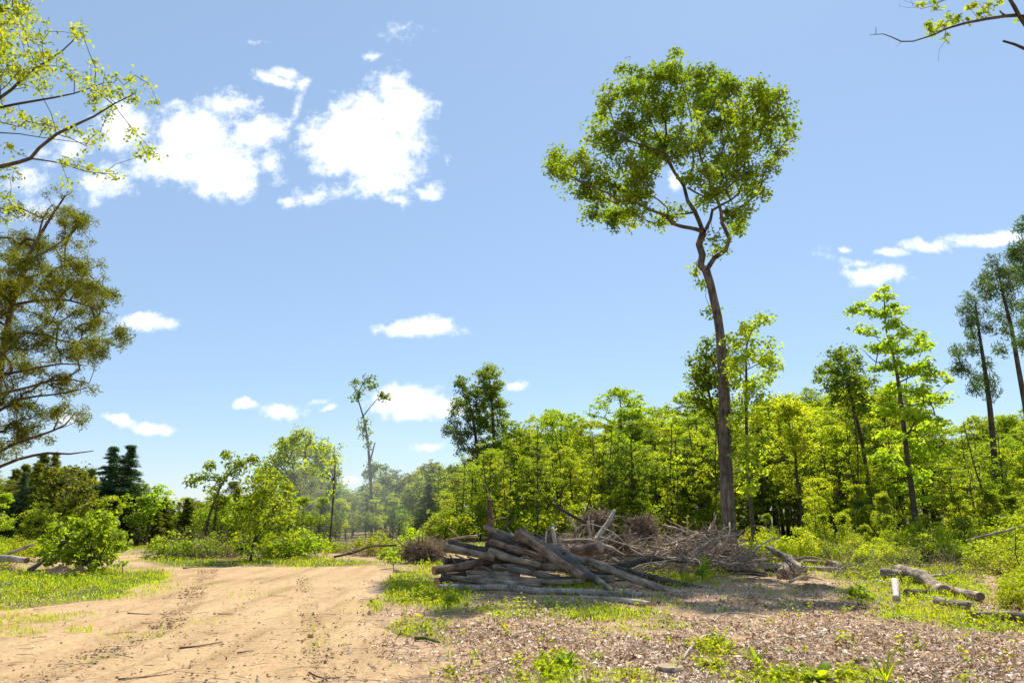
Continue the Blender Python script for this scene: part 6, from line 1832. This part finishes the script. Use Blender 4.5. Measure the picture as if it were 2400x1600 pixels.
M_FLOWER, _N, _L = new_mat('petal_yellow')
_b = _N.new('ShaderNodeBsdfPrincipled'); _b.inputs['Base Color'].default_value = (.78, .42, .03, 1); _b.inputs['Roughness'].default_value = .6
_o = _N.new('ShaderNodeOutputMaterial'); _L.new(_b.outputs[0], _o.inputs[0])
foreground_plants()


def sticks():
    def st(label, pts, d, bark=B_TWIG, lift=0.0):
        """pts: (u, v) on the ground"""
        W = []
        for i, p in enumerate(pts):
            w = G(p[0], p[1]); w[2] = float(surf(w[0], w[1])) + .5 * d + (p[2] if len(p) > 2 else lift)
            W.append(w)
        n = len(W)
        log3('fallen_branch', label, W, [d * .5 * (1 - .55 * i / (n - 1)) for i in range(n)], bark, None, cat='branch', group='branches lying on the ground', k=8, rough=.1)
    s8 = lambda x, y: ((1600 + .3401 * x) / D, (1150 + .3401 * y) / D)
    s7 = lambda x, y: ((850 + .3827 * x) / D, (1100 + .3827 * y) / D)
    f8 = lambda L: [(*s8(a, b), *c) for a, b, *c in L]
    f7 = lambda L: [(*s7(a, b), *c) for a, b, *c in L]
    st('long pale arched branch in the foreground right of the tan tree round', f8([(0, 1175), (60, 1110, .04), (150, 1055, .08), (260, 1035, .06), (380, 1040)]), .028, B_PALE)
    st('pale straight branch running right above the brown earth heap', f8([(430, 1070), (600, 1040), (750, 1010), (860, 995), (940, 970)]), .03, B_PALE)
    st('short forked twig branch over the earth heap', f8([(880, 1020), (960, 1025, .03), (1020, 980, .06), (1090, 960, .08)]), .018, B_PALE)
    st('long thin dark branch pointing to the lower right corner', f8([(1030, 1045, .04), (1230, 1080), (1500, 1140), (1880, 1200)]), .022)
    st('crooked pale branch nearest below the shaded chips', f8([(210, 910), (270, 870, .03), (400, 855, .02), (580, 880)]), .032, B_PALE)
    st('thin brown branch lying level behind the crooked pale one', f8([(590, 805), (720, 815), (830, 830), (920, 845)]), .024)
    st('pale thin stick in the grass in front of the tan log', f8([(1450, 880), (1600, 868), (1740, 880)]), .028, B_PALE)
    st('short grey stick at left end of the grass strip', f8([(1130, 805), (1190, 785), (1270, 788)]), .036)
    st('dark bark strip lying in the grass before the logs', f8([(1420, 830), (1500, 815), (1560, 812)]), .04, B_LOGD)
    st('brown rotten branch along the bottom foreground', f8([(140, 1215), (320, 1220), (500, 1250), (700, 1290)]), .036, B_LOG)
    st('thin pale stick crossing below the arched branch', f8([(400, 1200), (410, 1130), (415, 1080)]), .016, B_PALE)
    st('bent twig branch right of the upright weed', f8([(670, 1080), (740, 1140, .03), (790, 1215)]), .02, B_PALE)
    st('thin pale stick at the right edge of the foreground', f8([(2230, 1230), (2352, 1290)]), .022, B_PALE)
    st('thin branch between shaded chips and the crooked pale branch', f8([(250, 780), (330, 830), (460, 832)]), .018)
    st('pale broken branch in the sparse grass left of centre', f7([(350, 1000), (420, 980), (490, 965)]), .045, B_PALE)
    st('long thin curved branch in the foreground centre', f7([(710, 1255), (860, 1195, .02), (950, 1175, .03), (1040, 1172)]), .022)
    st('thin dark twig branch right of the broad leaved plant', f7([(1300, 1170), (1400, 1150), (1480, 1110)]), .018)
    st('mossy green stick at the edge of the chips', f7([(320, 1050), (380, 1045), (470, 1070)]), .05, M_MOSS)
    st('thin dark twig lying behind the mossy stick', f7([(560, 970), (640, 975), (720, 990)]), .026)
    st('pale stick with twiggy end among the chips centre right', f7([(1180, 1052), (1250, 1040), (1310, 1030)]), .026, B_PALE)
    s6 = lambda x, y: ((.3827 * x) / D, (1300 + .3827 * y) / D)
    f6 = lambda L: [(*s6(a, b), *c) for a, b, *c in L]
    st('flat reddish bark strip lying in the middle of the road', f6([(1095, 585), (1200, 575), (1360, 550)]), .03, B_LOGR)
    st('short brown stick right of the bark strip on the road', f6([(1450, 615), (1550, 600)]), .018, B_LOGR)
    st('thin straight stick lying across the road higher up', f6([(1305, 373), (1430, 373)]), .018, B_LOGR)
    st('long dark stick at the bottom of the road', f6([(720, 780), (900, 765), (1050, 745)]), .016, B_LOGR)
    st('thin twig lying on the road by the left track', f6([(780, 365), (920, 372), (1060, 370)]), .02)
    st('dark curved twig at lower right of the road', f6([(1890, 735), (1980, 770), (2180, 760)]), .018, B_LOGD)
    st('small dark stick on the left verge', f6([(0, 300), (80, 292), (160, 288)]), .03)
    st('short pale stick at far edge of the road', f6([(1120, 92), (1170, 88)]), .04, B_LOGR)
    # beyond the road end
    s9 = lambda x, y: ((400 + .2551 * x) / D, (980 + .2551 * y) / D)
    def far(label, pts, Y, d, bark=B_TWIG):
        log('fallen_branch', label, [(*s9(x, y), Y, d) for x, y in pts], bark, None, cat='branch', group='branches beyond the road end', k=7)
    far('grey branch slanting left in the dead brush beyond the road', [(100, 1300), (200, 1260), (290, 1240)], 25.5, 4)
    far('bare branch leaning right beside the leaning tree', [(345, 1090), (400, 1150), (480, 1200)], 27, 3)
    far('arched bare branch behind the bushy tree', [(650, 1160), (780, 1125), (930, 1115), (1090, 1135)], 27, 3)
    far('short leaning stick in the bank beyond the road', [(1270, 1110), (1300, 1180), (1335, 1260)], 25, 3)
    far('level branch on the bank before the bushy tree', [(380, 1290), (470, 1260), (600, 1245), (720, 1240)], 25, 3)
    far('dark dead branch lying on the bank left of the root mass', [(1500, 1270), (1700, 1220), (1850, 1170), (2080, 1160)], 24, 5, B_LOGD)


M_MOSS = bark_mat('moss', (.06, .08, .015), (.14, .17, .03), (.26, .28, .07), sc=(8, 8, 8), bump=.8)
sticks()

# cut tree round lying flat in the chips
def tree_round():
    base = G(1540, 1541, 0)
    tb = Tubes(); tb.add([(0, 0, -.02), (0, 0, .03), (0, 0, .05)], [.14, .14, .135], k=22, rough=.05, cap=True)
    root = link('tree_stump', tb.mesh('tree_stump', B_LOG), loc=base, label='low round tan cut stump flush with the foreground chips', cat='stump')
    a = np.linspace(0, 2 * math.pi, 22, endpoint=False)
    V = np.concatenate([np.stack([np.cos(a) * .13, np.sin(a) * .13, 0 * a], -1), [[0, 0, .004]]])
    T = [(i, (i + 1) % 22, 22) for i in range(22)]
    link('cut_face', make_mesh('cut_face', V, None, T, CUT), root, loc=(0, 0, .056))


tree_round()

# ------------------------------------------------------------------ drifting smoke over the middle distance

def smoke():
    m, N, L = new_mat('smoke')
    tc = N.new('ShaderNodeTexCoord')
    ln = N.new('ShaderNodeVectorMath'); ln.operation = 'LENGTH'; L.new(tc.outputs['Object'], ln.inputs[0])
    mr = N.new('ShaderNodeMapRange'); mr.interpolation_type = 'SMOOTHSTEP'
    mr.inputs[1].default_value = 1.0; mr.inputs[2].default_value = .1; mr.inputs[3].default_value = 0; mr.inputs[4].default_value = .038
    L.new(ln.outputs['Value'], mr.inputs[0])
    v = N.new('ShaderNodeVolumePrincipled'); v.inputs['Color'].default_value = (.80, .88, .95, 1); v.inputs['Anisotropy'].default_value = .3
    L.new(mr.outputs[0], v.inputs['Density'])
    o = N.new('ShaderNodeOutputMaterial'); L.new(v.outputs[0], o.inputs['Volume'])
    me = bpy.data.meshes.new('smoke')
    import bmesh
    bm = bmesh.new(); bmesh.ops.create_icosphere(bm, subdivisions=3, radius=1); bm.to_mesh(me); bm.free()
    me.materials.append(m)
    c = at(815, 1110, 36)
    o = link('smoke', me, loc=c, kind='stuff', label='thin pale smoke drifting in front of the woods', cat='smoke')
    o.scale = (7.5, 4.0, 4.8)
    o.rotation_euler = (0, R(-25), 0)


smoke()
